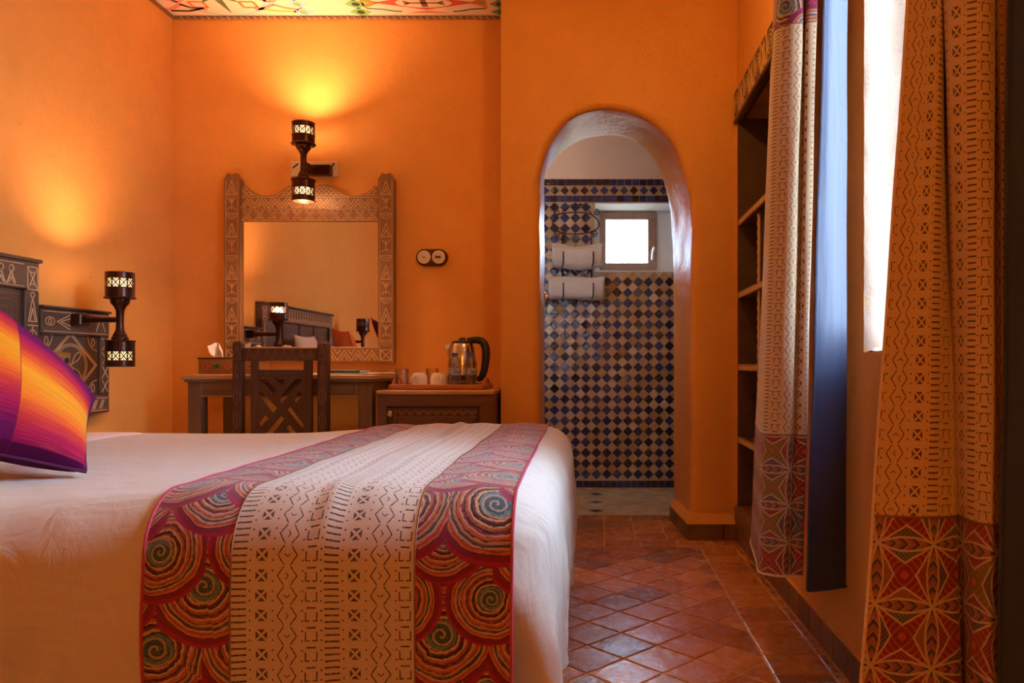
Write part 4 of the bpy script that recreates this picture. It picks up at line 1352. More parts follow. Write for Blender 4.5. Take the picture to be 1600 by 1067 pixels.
# ================================================================== LAMPS
def sconce(label, ax, ay, az, wall_dir, L, power, spot=1.0, pw_down=None, plate=None, group='two-cup bronze wall lamps'):
    """ax,ay,az: centre of the stem ; wall_dir: unit 2-D vector towards the wall; L: distance to the wall"""
    t = thing('wall_lamp', label, 'lamp', (ax, ay, az - .19), group)
    c = (ax, ay, az)
    prof = [(.000, -.092), (.057, -.092), (.0585, -.088), (.057, -.085), (.031, -.083), (.032, -.078), (.031, -.073), (.026, -.069), (.027, -.065), (.020, -.052), (.0155, -.040), (.0145, -.02), (.0145, .02), (.0155, .038), (.022, .052), (.030, .062), (.034, .066), (.034, .070), (.036, .073), (.036, .082), (.057, .085), (.0595, .088), (.057, .092), (.000, .092)]
    build(MB().lathe(prof, 28, c), 'stem', MAT['bronze'], t, smooth=True)
    for sg in (1, -1):
        mb = MB()
        for z0, z1 in ((.090, .130), (.167, .192)):
            mb.lathe([(.0535, z0 * sg), (.0535, z1 * sg), (.0517, z1 * sg), (.0517, z0 * sg)], 32, c, closed=True)
        for z in (.130, .167, .191): mb.lathe([(.0533 + .002 * math.cos(q * PI / 3), z * sg + .0018 * math.sin(q * PI / 3)) for q in range(6)], 32, c, closed=True)
        cup = build(mb, 'cup', MAT['bronze'], t, smooth=True)
        # pierced band: crossing bars, uprights and small rings
        mb = MB()
        def cyl(th, z, r): return (ax + r * math.cos(th), ay + r * math.sin(th), az + sg * z)
        def bar(th0, z0, th1, z1, w=.0022):
            dth, dz = (th1 - th0) * .053, z1 - z0; Ln = math.hypot(dth, dz); nx_, nz_ = -dz / Ln * w / .053 / 1, dth / Ln * w
            q = [(th0 + nx_ / 2, z0 + nz_ / 2), (th1 + nx_ / 2, z1 + nz_ / 2), (th1 - nx_ / 2, z1 - nz_ / 2), (th0 - nx_ / 2, z0 - nz_ / 2)]
            vs = [cyl(a, b, .0520) for a, b in q] + [cyl(a, b, .0534) for a, b in q]
            mb.add(vs, [(0, 1, 2, 3), (4, 5, 6, 7), (0, 1, 5, 4), (1, 2, 6, 5), (2, 3, 7, 6), (3, 0, 4, 7)])
        N = 12
        zl, zh, zm = .130, .167, .1485
        for k in range(N):
            t0 = 2 * PI * k / N; t1 = 2 * PI * (k + 1) / N; tm = (t0 + t1) / 2
            bar(t0, zl, t0, zh, .0052)
            bar(t0, zl, tm, zm, .0046); bar(tm, zm, t1, zh, .0046); bar(t0, zh, tm, zm, .0046); bar(tm, zm, t1, zl, .0046)
            bar(tm, zl, tm, zl + .009, .0034); bar(tm, zh, tm, zh - .009, .0034)
            bar(t0, zm, t0 + .13, zm, .0030); bar(t1, zm, t1 - .13, zm, .0030)
        build(mb, 'pierced_band', MAT['bronze'], cup)
        build(MB().lathe([(.042, .098 * sg), (.042, .168 * sg), (.040, .168 * sg), (.040, .098 * sg)], 20, c, closed=True), 'bulb_sleeve', MAT['lamp_glow' if power else 'white_paper'], t, smooth=True)
        if not power: continue
        ld = bpy.data.lights.new('bulb', 'POINT'); ld.energy = power * (1 if sg > 0 else (pw_down if pw_down is not None else .5)); ld.color = WARM; ld.shadow_soft_size = .028
        lo = bpy.data.objects.new('bulb', ld); COL.objects.link(lo); lo.parent = t; lo.location = (0, 0, .19 + sg * .134)
    wx, wy = wall_dir
    mb = MB(); mb.tube([(ax + wx * .012, ay + wy * .012, az), (ax + wx * .06, ay + wy * .06, az), (ax + wx * (L - .03), ay + wy * (L - .03), az)], [.011, .012, .015], 14)
    build(mb, 'arm', MAT['bronze'], t, smooth=True)
    e0, e1 = L - .045, L - .001
    mb = MB()
    if abs(wx) > .5: mb.box(ax + wx * e0, ax + wx * e1, ay - .030, ay + .030, az - .024, az + .024, .004)
    else: mb.box(ax - .035, ax + .085, ay + wy * e0, ay + wy * e1, az - .028, az + .024, .004)
    build(mb, 'wall_bracket', MAT['bronze'], t)
    return t
sconce('bronze two-cup lamp on the headboard beside the striped cushion', -1.94, 3.14, 1.017, (-1, 0), .186, 33.0, pw_down=.16)
sconce('bronze two-cup lamp at the near end of the headboard, seen in the mirror', -1.94, 1.42, 1.017, (-1, 0), .186, 0, pw_down=0)
pl_t = thing('lamp_mount', 'cream painted mounting board behind the lamp above the mirror', 'board', (-1.44, YB, 1.79))
build(MB().box(-1.558, -1.318, YB - .014, YB + .002, 1.795, 1.874, .003), 'board', MAT['tile_print'], pl_t)
cvp = Carve(lambda a, b, d: (a, YB - .014 - d, b), .006, .0008)
cvp.line((-1.545, 1.84), (-1.52, 1.86), w=.008); cvp.line((-1.37, 1.815), (-1.335, 1.862), w=.009); cvp.line((-1.36, 1.815), (-1.385, 1.84), w=.007); cvp.build('painted_stroke', MAT['paint_black'], pl_t)
cvp = Carve(lambda a, b, d: (a, YB - .014 - d, b), .006, .0008); cvp.line((-1.352, 1.81), (-1.345, 1.817), w=.012); cvp.build('painted_stroke', MAT['paint_red'], pl_t)
cvp = Carve(lambda a, b, d: (a, YB - .014 - d, b), .006, .0008); cvp.line((-1.37, 1.853), (-1.355, 1.853), w=.012); cvp.build('painted_stroke', MAT['paint_yellow'], pl_t)
sconce('bronze two-cup lamp on the wall above the mirror', -1.425, 3.76, 1.822, (0, 1), YB - .015 - 3.76, 47.0, pw_down=.8)
# ================================================================== MIRROR
MY = YB - .035               # front plane of frame
mir = thing('mirror', 'large carved wooden wall mirror above the desk', 'mirror', (-1.45, YB, .837))
FX = lambda d0: (lambda a, b, d: (a, MY + d0 - d, b))
mx0, mx1, mz0, mz1 = -1.885, -1.020, .838, 1.805
ix0, ix1, iz0, iz1 = -1.803, -1.100, .922, 1.562
def post(x0, x1):
    mb = MB(); pts = [(x0, mz0), (x1, mz0), (x1, mz1 - .03), (x1 - .012, mz1 - .012), (x1 - .02, mz1 + .002), (x1 - .034, mz1 - .004), (x0 + .034, mz1 - .004), (x0 + .02, mz1 + .002), (x0 + .012, mz1 - .012), (x0, mz1 - .03)]
    mb.prism(pts, lambda a, b, d: (a, d, b), MY - .012, YB - .002); return build(mb, 'post', MAT['frame_z'], mir)
post(mx0, ix0); post(ix1, mx1)
build(MB().box(ix0, ix1, MY, YB - .002, mz0 + .006, iz0, .003), 'bottom_rail', MAT['frame_x'], mir)
build(MB().box(ix0, ix1, MY, YB - .002, iz1, 1.620, .003), 'top_rail', MAT['frame_x'], mir)
build(MB().box(ix0, ix1, MY, YB - .002, 1.622, 1.683, .003), 'top_rail', MAT['frame_x'], mir)
# scrolled crest board
half = [(-.3515, 1.685), (-.3515, 1.735), (-.335, 1.742), (-.322, 1.738), (-.312, 1.722), (-.298, 1.718), (-.290, 1.708), (-.272, 1.703), (-.250, 1.694), (-.215, 1.692), (-.175, 1.700), (-.140, 1.722), (-.105, 1.744), (-.075, 1.750), (-.048, 1.748), (-.030, 1.738), (-.014, 1.728), (0.0, 1.722)]
cxm = (ix0 + ix1) / 2
top = [(cxm + a, b) for a, b in half] + [(cxm - a, b) for a, b in half[::-1][1:]]
build(MB().prism(top, lambda a, b, d: (a, d, b), MY + .002, YB - .004), 'crest', MAT['frame_x'], mir)
build(MB().box(ix0 + .001, ix1 - .001, YB - .024, YB - .018, iz0 - .004, iz1 + .004), 'mirror_glass', MAT['mirror'], mir)
c = Carve(FX(0), .0046, .0012)
n = 11; w = (ix1 - ix0) / n
for k in range(n):
    a = ix0 + (k + .5) * w
    c.arc(a, 1.618, .020, 180, 360, 9); c.arc(a, 1.618, .011, 180, 360, 7)
    c.line((a - .026, 1.568), (a, 1.600), (a + .026, 1.568)); c.line((a - .012, 1.568), (a, 1.584), (a + .012, 1.568))
n = 10; w = (ix1 - ix0) / n
for k in range(n):
    a = ix0 + k * w
    for q, ww in ((0, .0046), (.016, .0046)):
        c.line((a + q, 1.629 ), (a + w / 2, 1.676 - q * 1.2), (a + w - q, 1.629), w=ww)
    c.line((a - w * .28, 1.677), (a, 1.648), (a + w * .28, 1.677)) if k else None
for z in (1.622, 1.684, 1.565): c.line((ix0 + .004, z), (ix1 - .004, z), w=.003)
# bottom rail chevrons
n = 10; w = (ix1 - ix0) / n
for k in range(n):
    a = ix0 + k * w
    c.line((a, .852), (a + w / 2, .905), (a + w, .852)); c.line((a + .018, .852), (a + w / 2, .885), (a + w - .018, .852)); c.line((a - w * .22, .908), (a, .885), (a + w * .22, .908)) if k else None
c.build('carving', MAT['carved_gold'], mir)
# lattice on the crest
c = Carve(FX(.002), .0035, .0012)
def crest_z(x):
    xs = [p[0] for p in top]; zs = [p[1] for p in top]
    return float(np.interp(x, xs, zs))
k = -30
while k < 30:
    for sg in (1, -1):
        seg = []
        for q in range(0, 26):
            z = 1.692 + q * .0025; x = cxm + k * .024 + sg * (z - 1.69) * 1.0
            ok = ix0 + .012 < x < ix1 - .012 and z < crest_z(x) - .010
            if ok: seg.append((x, z))
            elif len(seg) > 1: break
        if len(seg) > 2: c.line(seg[0], seg[-1])
    k += 1
edge = [(x, z - .008) for x, z in top if ix0 + .005 < x < ix1 - .005 and z > 1.69]
c.line(*edge, w=.003)
c.build('carving', MAT['carved_gold'], mir)
c = Carve(FX(-.012), .0042, .0012)
for a in ((mx0 + ix0) / 2, (ix1 + mx1) / 2):
    c.line((a - .030, mz0 + .01), (a - .030, mz1 - .04), w=.002); c.line((a + .030, mz0 + .01), (a + .030, mz1 - .04), w=.002)
    z = mz1 - .025; k = 0
    while z > mz0 + .12:
        c.line((a - .025, z - .085), (a, z - .015), (a + .025, z - .085), closed=True); c.line((a - .012, z - .082), (a, z - .045), (a + .012, z - .082))
        z -= .095
        if z < mz0 + .10: break
        c.line((a, z - .005), (a, z - .065)); c.arc(a, z + .004, .022, 200, 340, 8); c.arc(a, z - .075, .022, 20, 160, 8); c.line((a - .012, z - .01), (a - .004, z - .03)); c.line((a + .012, z - .01), (a + .004, z - .03))
        z -= .085
        c.line((a - .028, z), (a + .028, z)); c.arc(a, z, .026, 180, 360, 9); c.arc(a, z, .014, 180, 360, 7); z -= .035
    c.rect(a - .026, mz0 + .015, a + .026, mz0 + .068); c.line((a - .026, mz0 + .015), (a + .026, mz0 + .068)); c.line((a - .026, mz0 + .068), (a + .026, mz0 + .015))
c.build('carving', MAT['carved_gold'], mir)

# ================================================================== DESK
desk = thing('desk', 'plain wooden desk under the mirror', 'desk', (-1.43, 3.7, 0))
DX0, DX1, DY0, DY1, DZ = -1.875, -0.992, 3.475, 3.905, .787
build(MB().box(DX0, DX1, DY0, DY1, DZ - .022, DZ, .004), 'desk_top', MAT['desk_top'], desk)
build(MB().box(DX0 + .012, DX1 - .012, DY0 + .008, DY1, DZ - .034, DZ - .0221, .003), 'moulding', MAT['oak_x'], desk)
LG = .062
lx = (DX0 + .022, DX1 - .022 - LG)
for x in lx:
    for y in (DY0 + .022, DY1 - .014 - LG):
        build(MB().box(x, x + LG, y, y + LG, 0, DZ - .034, .003), 'leg', MAT['oak_z'], desk)
fy = DY0 + .028
build(MB().box(lx[0] + LG, lx[1], fy, fy + .02, DZ - .098, DZ - .034), 'apron', MAT['oak_x'], desk)
build(MB().box(lx[0] + LG, lx[1], DY1 - .06, DY1 - .04, DZ - .098, DZ - .034), 'apron', MAT['oak_x'], desk)
build(MB().box(lx[0] + LG, lx[1], fy - .005, fy, DZ - .102, DZ - .096, .001), 'apron_bead', MAT['desk_top'], desk)
for x in lx: build(MB().box(x + .018, x + .04, DY0 + .022 + LG, DY1 - .014 - LG, DZ - .098, DZ - .034), 'side_apron', MAT['oak_x'], desk)
dr = build(MB().box(-1.36, lx[1] - .02, fy - .004, fy, DZ - .090, DZ - .044, .0015), 'drawer', MAT['oak_x'], desk)
build(MB().lathe([(0, 0), (.007, 0), (.009, .008), (.006, .014), (0, .015)], 12, M=Matrix.Translation((-1.255, fy - .004, DZ - .067)) @ Matrix.Rotation(PI / 2, 4, 'X')), 'knob', MAT['walnut'], dr, smooth=True)

# ================================================================== CHAIR
ch = thing('chair', 'dark carved wooden chair with lattice back pushed under the desk', 'chair', (-1.424, 3.3, 0))
CY = 3.40
K = CY / 1200
def cx_(q): return ((350 + q / 6.667) - 929) * K
def cz_(q): return .84 + (567 - (520 + q / 6.667)) * K
pL0, pL1, pR0, pR1 = cx_(88), cx_(182), cx_(972), cx_(1078)
ztop = cz_(85)
D0, D1 = CY, CY + .036
for a, b in ((pL0, pL1), (pR0, pR1)):
    mb = MB(); mb.box(a, b, D0 - .004, D1 + .004, 0.0, ztop - .006, .004); mb.box(a + .003, b - .003, D0, D1, ztop - .007, ztop, .003)
    build(mb, 'back_post', MAT['walnut'], ch)
build(MB().box(pL1, pR0, D0 + .002, D1 - .004, cz_(290), cz_(155), .003), 'top_rail', MAT['walnut_x'], ch)
s0, s1, s2, s3 = cx_(268), cx_(340), cx_(822), cx_(905)
zb_ = .50
for a, b in ((s0, s1), (s2, s3)): build(MB().box(a, b, D0 + .006, D1 - .006, zb_, cz_(290) + .002, .002), 'splat_stile', MAT['walnut'], ch)
build(MB().box(s1, s2, D0 + .006, D1 - .006, cz_(462), cz_(385), .002), 'splat_rail', MAT['walnut_x'], ch)
build(MB().box(pL1, pR0, D0 + .004, D1 - .004, zb_ - .04, zb_ + .004, .002), 'lower_rail', MAT['walnut_x'], ch)
# fretwork splat: a solid board pierced by slanting slots
slots = [[(345, 462), (405, 462), (522, 598), (498, 640)], [(515, 462), (640, 462), (588, 548)], [(748, 480), (808, 480), (590, 728), (563, 700)],
         [(343, 628), (372, 612), (540, 790), (507, 838)], [(778, 620), (828 - 8, 620), (740, 732), (722, 705)], [(650, 797), (676, 775), (818, 960), (816, 1000)],
         [(355, 942), (426, 860), (450, 890), (360, 985)], [(590, 865), (615, 892), (470, 1075), (412, 1075)], [(640, 985), (666, 960), (770, 1090), (712, 1090)],
         [(350, 1150), (480, 1290), (450, 1320), (350, 1200)], [(810, 1150), (680, 1290), (710, 1320), (810, 1200)], [(520, 1180), (640, 1180), (580, 1250)]]
def widen(sl, k=7.0):
    # push the two long sides of a slot apart
    if len(sl) < 4: return [(a + (a - sum(p[0] for p in sl) / 3) * .12, b + (b - sum(p[1] for p in sl) / 3) * .12 if b > 470 else b) for a, b in sl]
    P4 = [np.array(p, float) for p in sl]
    ln = [np.linalg.norm(P4[(i + 1) % 4] - P4[i]) for i in range(4)]
    out = [p.copy() for p in P4]; cc = sum(P4) / 4
    i = 0 if ln[0] + ln[2] > ln[1] + ln[3] else 1
    for j in (i, (i + 2) % 4):
        a, b = P4[j], P4[(j + 1) % 4]; d = (b - a) / ln[j]; n = np.array([-d[1], d[0]])
        if n @ ((a + b) / 2 - cc) < 0: n = -n
        out[j] += n * k; out[(j + 1) % 4] += n * k
    return [(min(max(p[0], 343), 819), max(p[1], 460)) for p in out]
bm = bmesh.new()
def loop_edges(pts):
    vs = [bm.verts.new((cx_(a), D0 + .008, cz_(b))) for a, b in pts]
    return [bm.edges.new((vs[i], vs[(i + 1) % len(vs)])) for i in range(len(vs))]
zlow = 520 * 0 + ((567 - (zb_ - .84) / K) - 520) * 6.667
ed = loop_edges([(330, 440), (832, 440), (832, zlow), (330, zlow)])
for sl in slots:
    mx_, my_ = sum(p[0] for p in sl) / len(sl), sum(p[1] for p in sl) / len(sl)
    ed += loop_edges(widen(sl))
bmesh.ops.triangle_fill(bm, use_beauty=True, use_dissolve=False, edges=ed)
r_ = bmesh.ops.extrude_face_region(bm, geom=bm.faces[:])
bmesh.ops.translate(bm, verts=[g for g in r_['geom'] if isinstance(g, bmesh.types.BMVert)], vec=(0, .009, 0))
bmesh.ops.recalc_face_normals(bm, faces=bm.faces)
me = bpy.data.meshes.new('fretwork_splat'); bm.to_mesh(me); bm.free()
off_ = world_off(ch)
me.transform(Matrix.Translation(-off_)); me.materials.append(MAT['walnut'])
fo_ = bpy.data.objects.new('fretwork_splat', me); COL.objects.link(fo_); fo_.parent = ch
seat_z = .46
build(MB().box(pL0 + .004, pR1 - .004, D0 + .03, D0 + .42, seat_z - .03, seat_z, .008), 'seat', MAT['walnut_x'], ch)
for a, b in ((pL0, pL1), (pR0, pR1)):
    build(MB().box(a, b, D0 + .37, D0 + .41, 0, seat_z - .03, .004), 'leg', MAT['walnut'], ch)
    build(MB().box(a + .008, b - .008, D0 + .036, D0 + .37, .16, .19, .003), 'stretcher', MAT['walnut_y'], ch)
build(MB().box(pL1, pR0, D0 + .38, D0 + .40, .16, .19, .003), 'stretcher', MAT['walnut_x'], ch)
c = Carve(lambda a, b, d: (a, D0 + .002 - d, b), .0022, .0010)
n = 8; w = (pR0 - pL1 - .03) / n
for k in range(n):
    a = pL1 + .015 + k * w; zl, zh = cz_(280), cz_(168)
    c.line((a, zl), (a + w / 2, zh), (a + w, zl)); c.line((a + w * .25, zl), (a + w / 2, (zl + zh) / 2), (a + w * .75, zl))
c.build('carving', MAT['carved_dark'], ch)
c = Carve(lambda a, b, d: (a, D0 - .004 - d, b), .0024, .0010)
for a in ((pL0 + pL1) / 2, (pR0 + pR1) / 2):
    z = ztop - .02; hw = .017
    c.line((a - hw, z - .05), (a, z), (a + hw, z - .05)); c.line((a - hw, z - .06), (a + hw, z - .06)); z -= .075
    c.arc(a - hw, z - .04, .026, -70, 70, 8); c.arc(a + hw, z - .04, .026, 110, 250, 8); z -= .1
    for q in range(3):
        c.arc(a - hw * 1.6, z - .05, .042, -60, 60, 8); c.arc(a + hw * 1.6, z - .05, .042, 120, 240, 8); c.line((a, z - .03), (a, z - .07)); z -= .105
c.build('carving', MAT['carved_dark'], ch)

# ================================================================== TISSUE BOX, NOTEBOOK
tb_ = thing('tissue_box', 'wooden tissue box painted with diamonds on the desk', 'tissue box', (-1.73, 3.72, DZ))
bx0, bx1, by0, by1, bz = -1.868, -1.590, 3.62, 3.76, DZ + .080
build(MB().box(bx0, bx1, by0, by1, DZ + .0005, bz - .008, .002), 'box', MAT['frame_x'], tb_)
mb = MB(); mb.box(bx0 - .004, bx1 + .004, by0 - .004, by0 + .05, bz - .008, bz, .002); mb.box(bx0 - .004, bx1 + .004, by1 - .05, by1 + .004, bz - .008, bz, .002)
mb.box(bx0 - .004, bx0 + .06, by0 + .05, by1 - .05, bz - .008, bz); mb.box(bx1 - .06, bx1 + .004, by0 + .05, by1 - .05, bz - .008, bz)
build(mb, 'lid', MAT['cabinet'], tb_)
k = 0
for x in np.arange(bx0 + .035, bx1 - .02, .052):
    ca, cb = (('paint_red', 'paint_teal'), ('paint_teal', 'paint_black'))[k % 2]
    mb = MB(); mb.prism([(x - .022, bz - .043), (x, bz - .030), (x + .022, bz - .043), (x, bz - .056)], lambda a, b, d: (a, d, b), by0 - .0008, by0 + .001); build(mb, 'painted_diamond', MAT[ca], tb_)
    mb = MB(); mb.prism([(x - .010, bz - .043), (x, bz - .037), (x + .010, bz - .043), (x, bz - .049)], lambda a, b, d: (a, d, b), by0 - .0013, by0 + .001); build(mb, 'painted_diamond', MAT[cb], tb_)
    k += 1
def tissue(cx, cy, w, h, lean, seed):
    nu, nv = 14, 12; arr = np.zeros((nu, nv, 3))
    for i in range(nu):
        for j in range(nv):
            u = i / (nu - 1) - .5; v = j / (nv - 1)
            ww = w * (.35 + .9 * v * (1.2 - .75 * v)); th = u * 2.6
            arr[i, j] = (cx + lean * v * h + ww * math.sin(th) * .5, cy + ww * .5 * math.cos(th * 1.7) - .01 + .006 * mnoise.noise(Vector((u * 4, v * 3, seed))),
                         bz - .015 + h * v * (1 - .5 * u * u * 2) + .012 * mnoise.noise(Vector((u * 5, v * 2, seed + 4))))
    build(MB().grid(arr), 'tissue', MAT['white_paper'], tb_, smooth=True, angle=0)
tissue(-1.79, 3.69, .075, .085, -.35, 1.0); tissue(-1.70, 3.69, .085, .085, .35, 2.0)

nb = thing('notebook', 'dark green leather folder lying on white papers on the desk', 'folder', (-1.12, 3.65, DZ))
nz = DZ + .006
M_ = Matrix.Translation((-1.175, 3.66, nz)) @ Matrix.Rotation(.06, 4, 'Z')
build(MB().box(-.078, .078, -.10, .10, .0002, .014, .003, M=M_), 'cover', MAT['green_leather'], nb)
build(MB().box(-.074, .0785, -.097, .097, .004, .010, 0, M=M_), 'pages', MAT['white_paper'], nb)
for k, (x, y, r, w, h, lab) in enumerate(((-1.20, 3.655, .12, .30, .21, 'white paper sheet lying under the dark green folder'), (-1.10, 3.66, -.05, .21, .29, 'white paper sheet sticking out right of the dark green folder'))):
    o = build(MB().box(-w / 2, w / 2, -h / 2, h / 2, 0, .0022, 0, M=Matrix.Translation((x, y, DZ + .0008 + k * .0025)) @ Matrix.Rotation(r, 4, 'Z')), 'paper_sheet', MAT['white_paper'])
    tag(o, lab, 'paper', 'papers on the desk')

# ================================================================== CABINET (mini bar)
cb = thing('cabinet', 'reddish brown wooden cabinet with carved door beside the desk', 'cabinet', (-.73, 3.7, 0))
QX0, QX1, QY0, QY1, QZ = -0.988, -0.462, 3.49, 3.93, .716
build(MB().box(QX0, QX1, QY0 + .02, QY1, .02, QZ - .022), 'body', MAT['cabinet'], cb)
build(MB().box(QX0 - .004, QX1 + .008, QY0 - .010, QY1 + .005, QZ - .020, QZ, .004), 'cabinet_top', MAT['tray_wood'] if False else MAT['desk_top'], cb)
fw = .062
poly_t = [(QX0, QZ - .021), (QX1, QZ - .021), (QX1 - fw, QZ - .072), (QX0 + fw * .7, QZ - .072)]
build(MB().prism(poly_t, lambda a, b, d: (a, d, b), QY0, QY0 + .02), 'frame_rail', MAT['cabinet'], cb)
build(MB().prism([(QX0, QZ - .022), (QX0 + fw * .7, QZ - .073), (QX0 + fw * .7, .02), (QX0, .02)], lambda a, b, d: (a, d, b), QY0, QY0 + .02), 'frame_stile', MAT['cabinet'], cb)
build(MB().prism([(QX1, QZ - .022), (QX1 - fw, QZ - .073), (QX1 - fw, .02), (QX1, .02)], lambda a, b, d: (a, d, b), QY0, QY0 + .02), 'frame_stile', MAT['cabinet'], cb)
ex0, ex1, ez1 = QX0 + fw * .7 + .002, QX1 - fw - .003, QZ - .082
door = build(MB().box(ex0, ex1, QY0 + .003, QY0 + .019, .04, ez1, .002), 'door', MAT['walnut_x'], cb)
build(MB().box(ex0 + .05, ex1 - .02, QY0 - .001, QY0 + .004, .09, ez1 - .045, .002), 'door_panel', MAT['cabinet'], door)
build(MB().lathe([(0, 0), (.006, 0), (.006, .012), (.014, .018), (.015, .024), (.010, .030), (0, .031)], 16, M=Matrix.Translation((ex0 + .018, QY0 + .003, ez1 - .026)) @ Matrix.Rotation(PI / 2, 4, 'X')), 'knob', MAT['steel'], door, smooth=True)
build(MB().lathe([(0, 0), (.006, 0), (.006, .012), (.014, .018), (.015, .024), (.010, .030), (0, .031)], 16, M=Matrix.Translation((ex0 + .018, QY0 + .003, ez1 - .082)) @ Matrix.Rotation(PI / 2, 4, 'X')), 'knob', MAT['walnut'], door, smooth=True)
c = Carve(lambda a, b, d: (a, QY0 + .003 - d, b), .004, .0012)
a = ex0 + .045
while a < ex1 - .03:
    c.line((a, ez1 - .012), (a + .020, ez1 - .032), (a + .040, ez1 - .012)); c.line((a + .008, ez1 - .012), (a + .02, ez1 - .024), (a + .032, ez1 - .012)); a += .040
c.line((ex0 + .04, ez1 - .040), (ex1 - .01, ez1 - .040)); c.line((ex0 + .036, ez1 - .006), (ex0 + .036, .06), w=.005)
c.build('carving', MAT['carved_dark'], door)

# ---------------- tray with tea things
tr = thing('serving_tray', 'orange wooden serving tray on top of the cabinet', 'tray', (-.77, 3.68, QZ))
rx0, rx1, ry0, ry1 = -0.945, -0.510, 3.52, 3.84
tz = QZ + .001
build(MB().box(rx0 + .008, rx1 - .008, ry0 + .008, ry1 - .008, tz, tz + .010), 'tray_floor', MAT['tray_wood'], tr)
for (a, b, c_, d) in ((rx0, rx1, ry0, ry0 + .012), (rx0, rx1, ry1 - .012, ry1), (rx0, rx0 + .012, ry0 + .012, ry1 - .012), (rx1 - .012, rx1, ry0 + .012, ry1 - .012)):
    mb = MB(); mb.box(a, b, c_, d, tz, tz + .024, .003); mb.box(a - .002, b + .002, c_ - .002, d + .002, tz + .009, tz + .013, .001)
    build(mb, 'tray_side', MAT['tray_wood'], tr)
for xx in (rx0 + .006, rx1 - .006):
    build(MB().tube([(xx, 3.58, tz + .02), (xx, 3.60, tz + .044), (xx, 3.66, tz + .05), (xx, 3.72, tz + .044), (xx, 3.74, tz + .02)], .006, 8), 'tray_handle', MAT['tray_wood'], tr, smooth=True)
TZ_ = tz + .0105
def tumbler(x, y, label):
    t = build(MB().lathe([(0, .006), (.026, .006), (.029, .085), (.031, .086), (.0325, .084), (.029, .0), (0, 0)], 24), 'drinking_glass', MAT['tumbler'], smooth=True)
    t.location = (x, y, TZ_); tag(t, label, 'glass', 'drinking glasses on the tray')
tumbler(-.895, 3.57, 'clear drinking glass at the left end of the tray')
tumbler(-.800, 3.79, 'clear drinking glass behind the white cups on the tray')
def cup(x, y, ang, label):
    t = thing('cup', label, 'cup', (x, y, TZ_), 'white cups on the tray')
    # turned upside down: foot ring on top
    build(MB().lathe([(.040, 0), (.0405, .002), (.039, .030), (.036, .052), (.030, .062), (.026, .063), (.025, .067), (.022, .067), (.021, .062), (0, .061)], 28, (x, y, TZ_)), 'bowl', MAT['porcelain'], t, smooth=True)
    c_, s_ = math.cos(ang), math.sin(ang)
    P_ = [(.036, .048), (.052, .050), (.061, .040), (.060, .026), (.050, .014), (.038, .012)]
    build(MB().tube([(x + r * c_, y + r * s_, TZ_ + z) for r, z in smooth_pts(P_, 16)], .0052, 8), 'handle', MAT['porcelain'], t, smooth=True)
cup(-.822, 3.60, -1.9, 'white upside-down cup next to the clear glass')
cup(-.730, 3.60, -1.2, 'white upside-down cup next to the kettle')
o = build(MB().box(-.80, -.755, 3.545, 3.57, TZ_ + .0, TZ_ + .012, .002), 'tea_sachet', MAT['red_paper']); tag(o, 'small red sachet in front of the white cups', 'sachet')
o = build(MB().box(-.755, -.700, 3.535, 3.56, TZ_ + .0, TZ_ + .005, .001), 'sugar_sachet', MAT['white_paper']); tag(o, 'small white sachet on the tray by the bottle', 'sachet')
# kettle
kx, ky = -.645, 3.745
kt = thing('kettle', 'stainless steel electric kettle with black handle and lid', 'kettle', (kx, ky, TZ_))
build(MB().lathe([(0, 0), (.078, 0), (.080, .006), (.076, .016), (.068, .020), (0, .020)], 32, (kx, ky, TZ_)), 'power_base', MAT['black_plastic'], kt, smooth=True)
build(MB().lathe([(0, .021), (.069, .021), (.071, .026), (.071, .050), (.070, .09), (.066, .14), (.059, .185), (.052, .205), (.050, .208), (0, .208)], 36, (kx, ky, TZ_)), 'body', MAT['steel'], kt, smooth=True)
build(MB().lathe([(.0505, .206), (.052, .209), (.051, .215), (.040, .221), (.018, .224), (.017, .232), (.012, .236), (0, .237)], 30, (kx, ky, TZ_)), 'lid', MAT['black_plastic'], kt, smooth=True)
mb = MB(); vs = []
for (r, hw, z) in ((.050, .020, .150), (.062, .018, .178), (.082, .010, .205)):
    pass
mb.add([(kx - .050, ky - .024, TZ_ + .206), (kx - .050, ky + .024, TZ_ + .206), (kx - .085, ky - .004, TZ_ + .199), (kx - .085, ky + .004, TZ_ + .199), (kx - .060, ky - .018, TZ_ + .130), (kx - .060, ky + .018, TZ_ + .130), (kx - .074, ky, TZ_ + .165)],
       [(0, 2, 6, 4), (1, 5, 6, 3), (2, 3, 6), (0, 1, 3, 2), (4, 6, 5)])
build(mb, 'spout', MAT['steel'], kt)
hp = smooth_pts([(.025, .222), (.055, .224), (.085, .222), (.106, .206), (.116, .172), (.114, .122), (.107, .078), (.095, .045), (.074, .030)], 36)
rs = [.014 + .006 * math.sin(PI * i / 35) for i in range(36)]
build(MB().tube([(kx + a, ky, TZ_ + b) for a, b in hp], rs, 12), 'handle', MAT['black_plastic'], kt, smooth=True)
build(MB().lathe([(.0712, .027), (.0722, .028), (.0722, .052), (.0712, .053)], 30, (kx, ky, TZ_)), 'base_band', MAT['black_plastic'], kt, smooth=True)
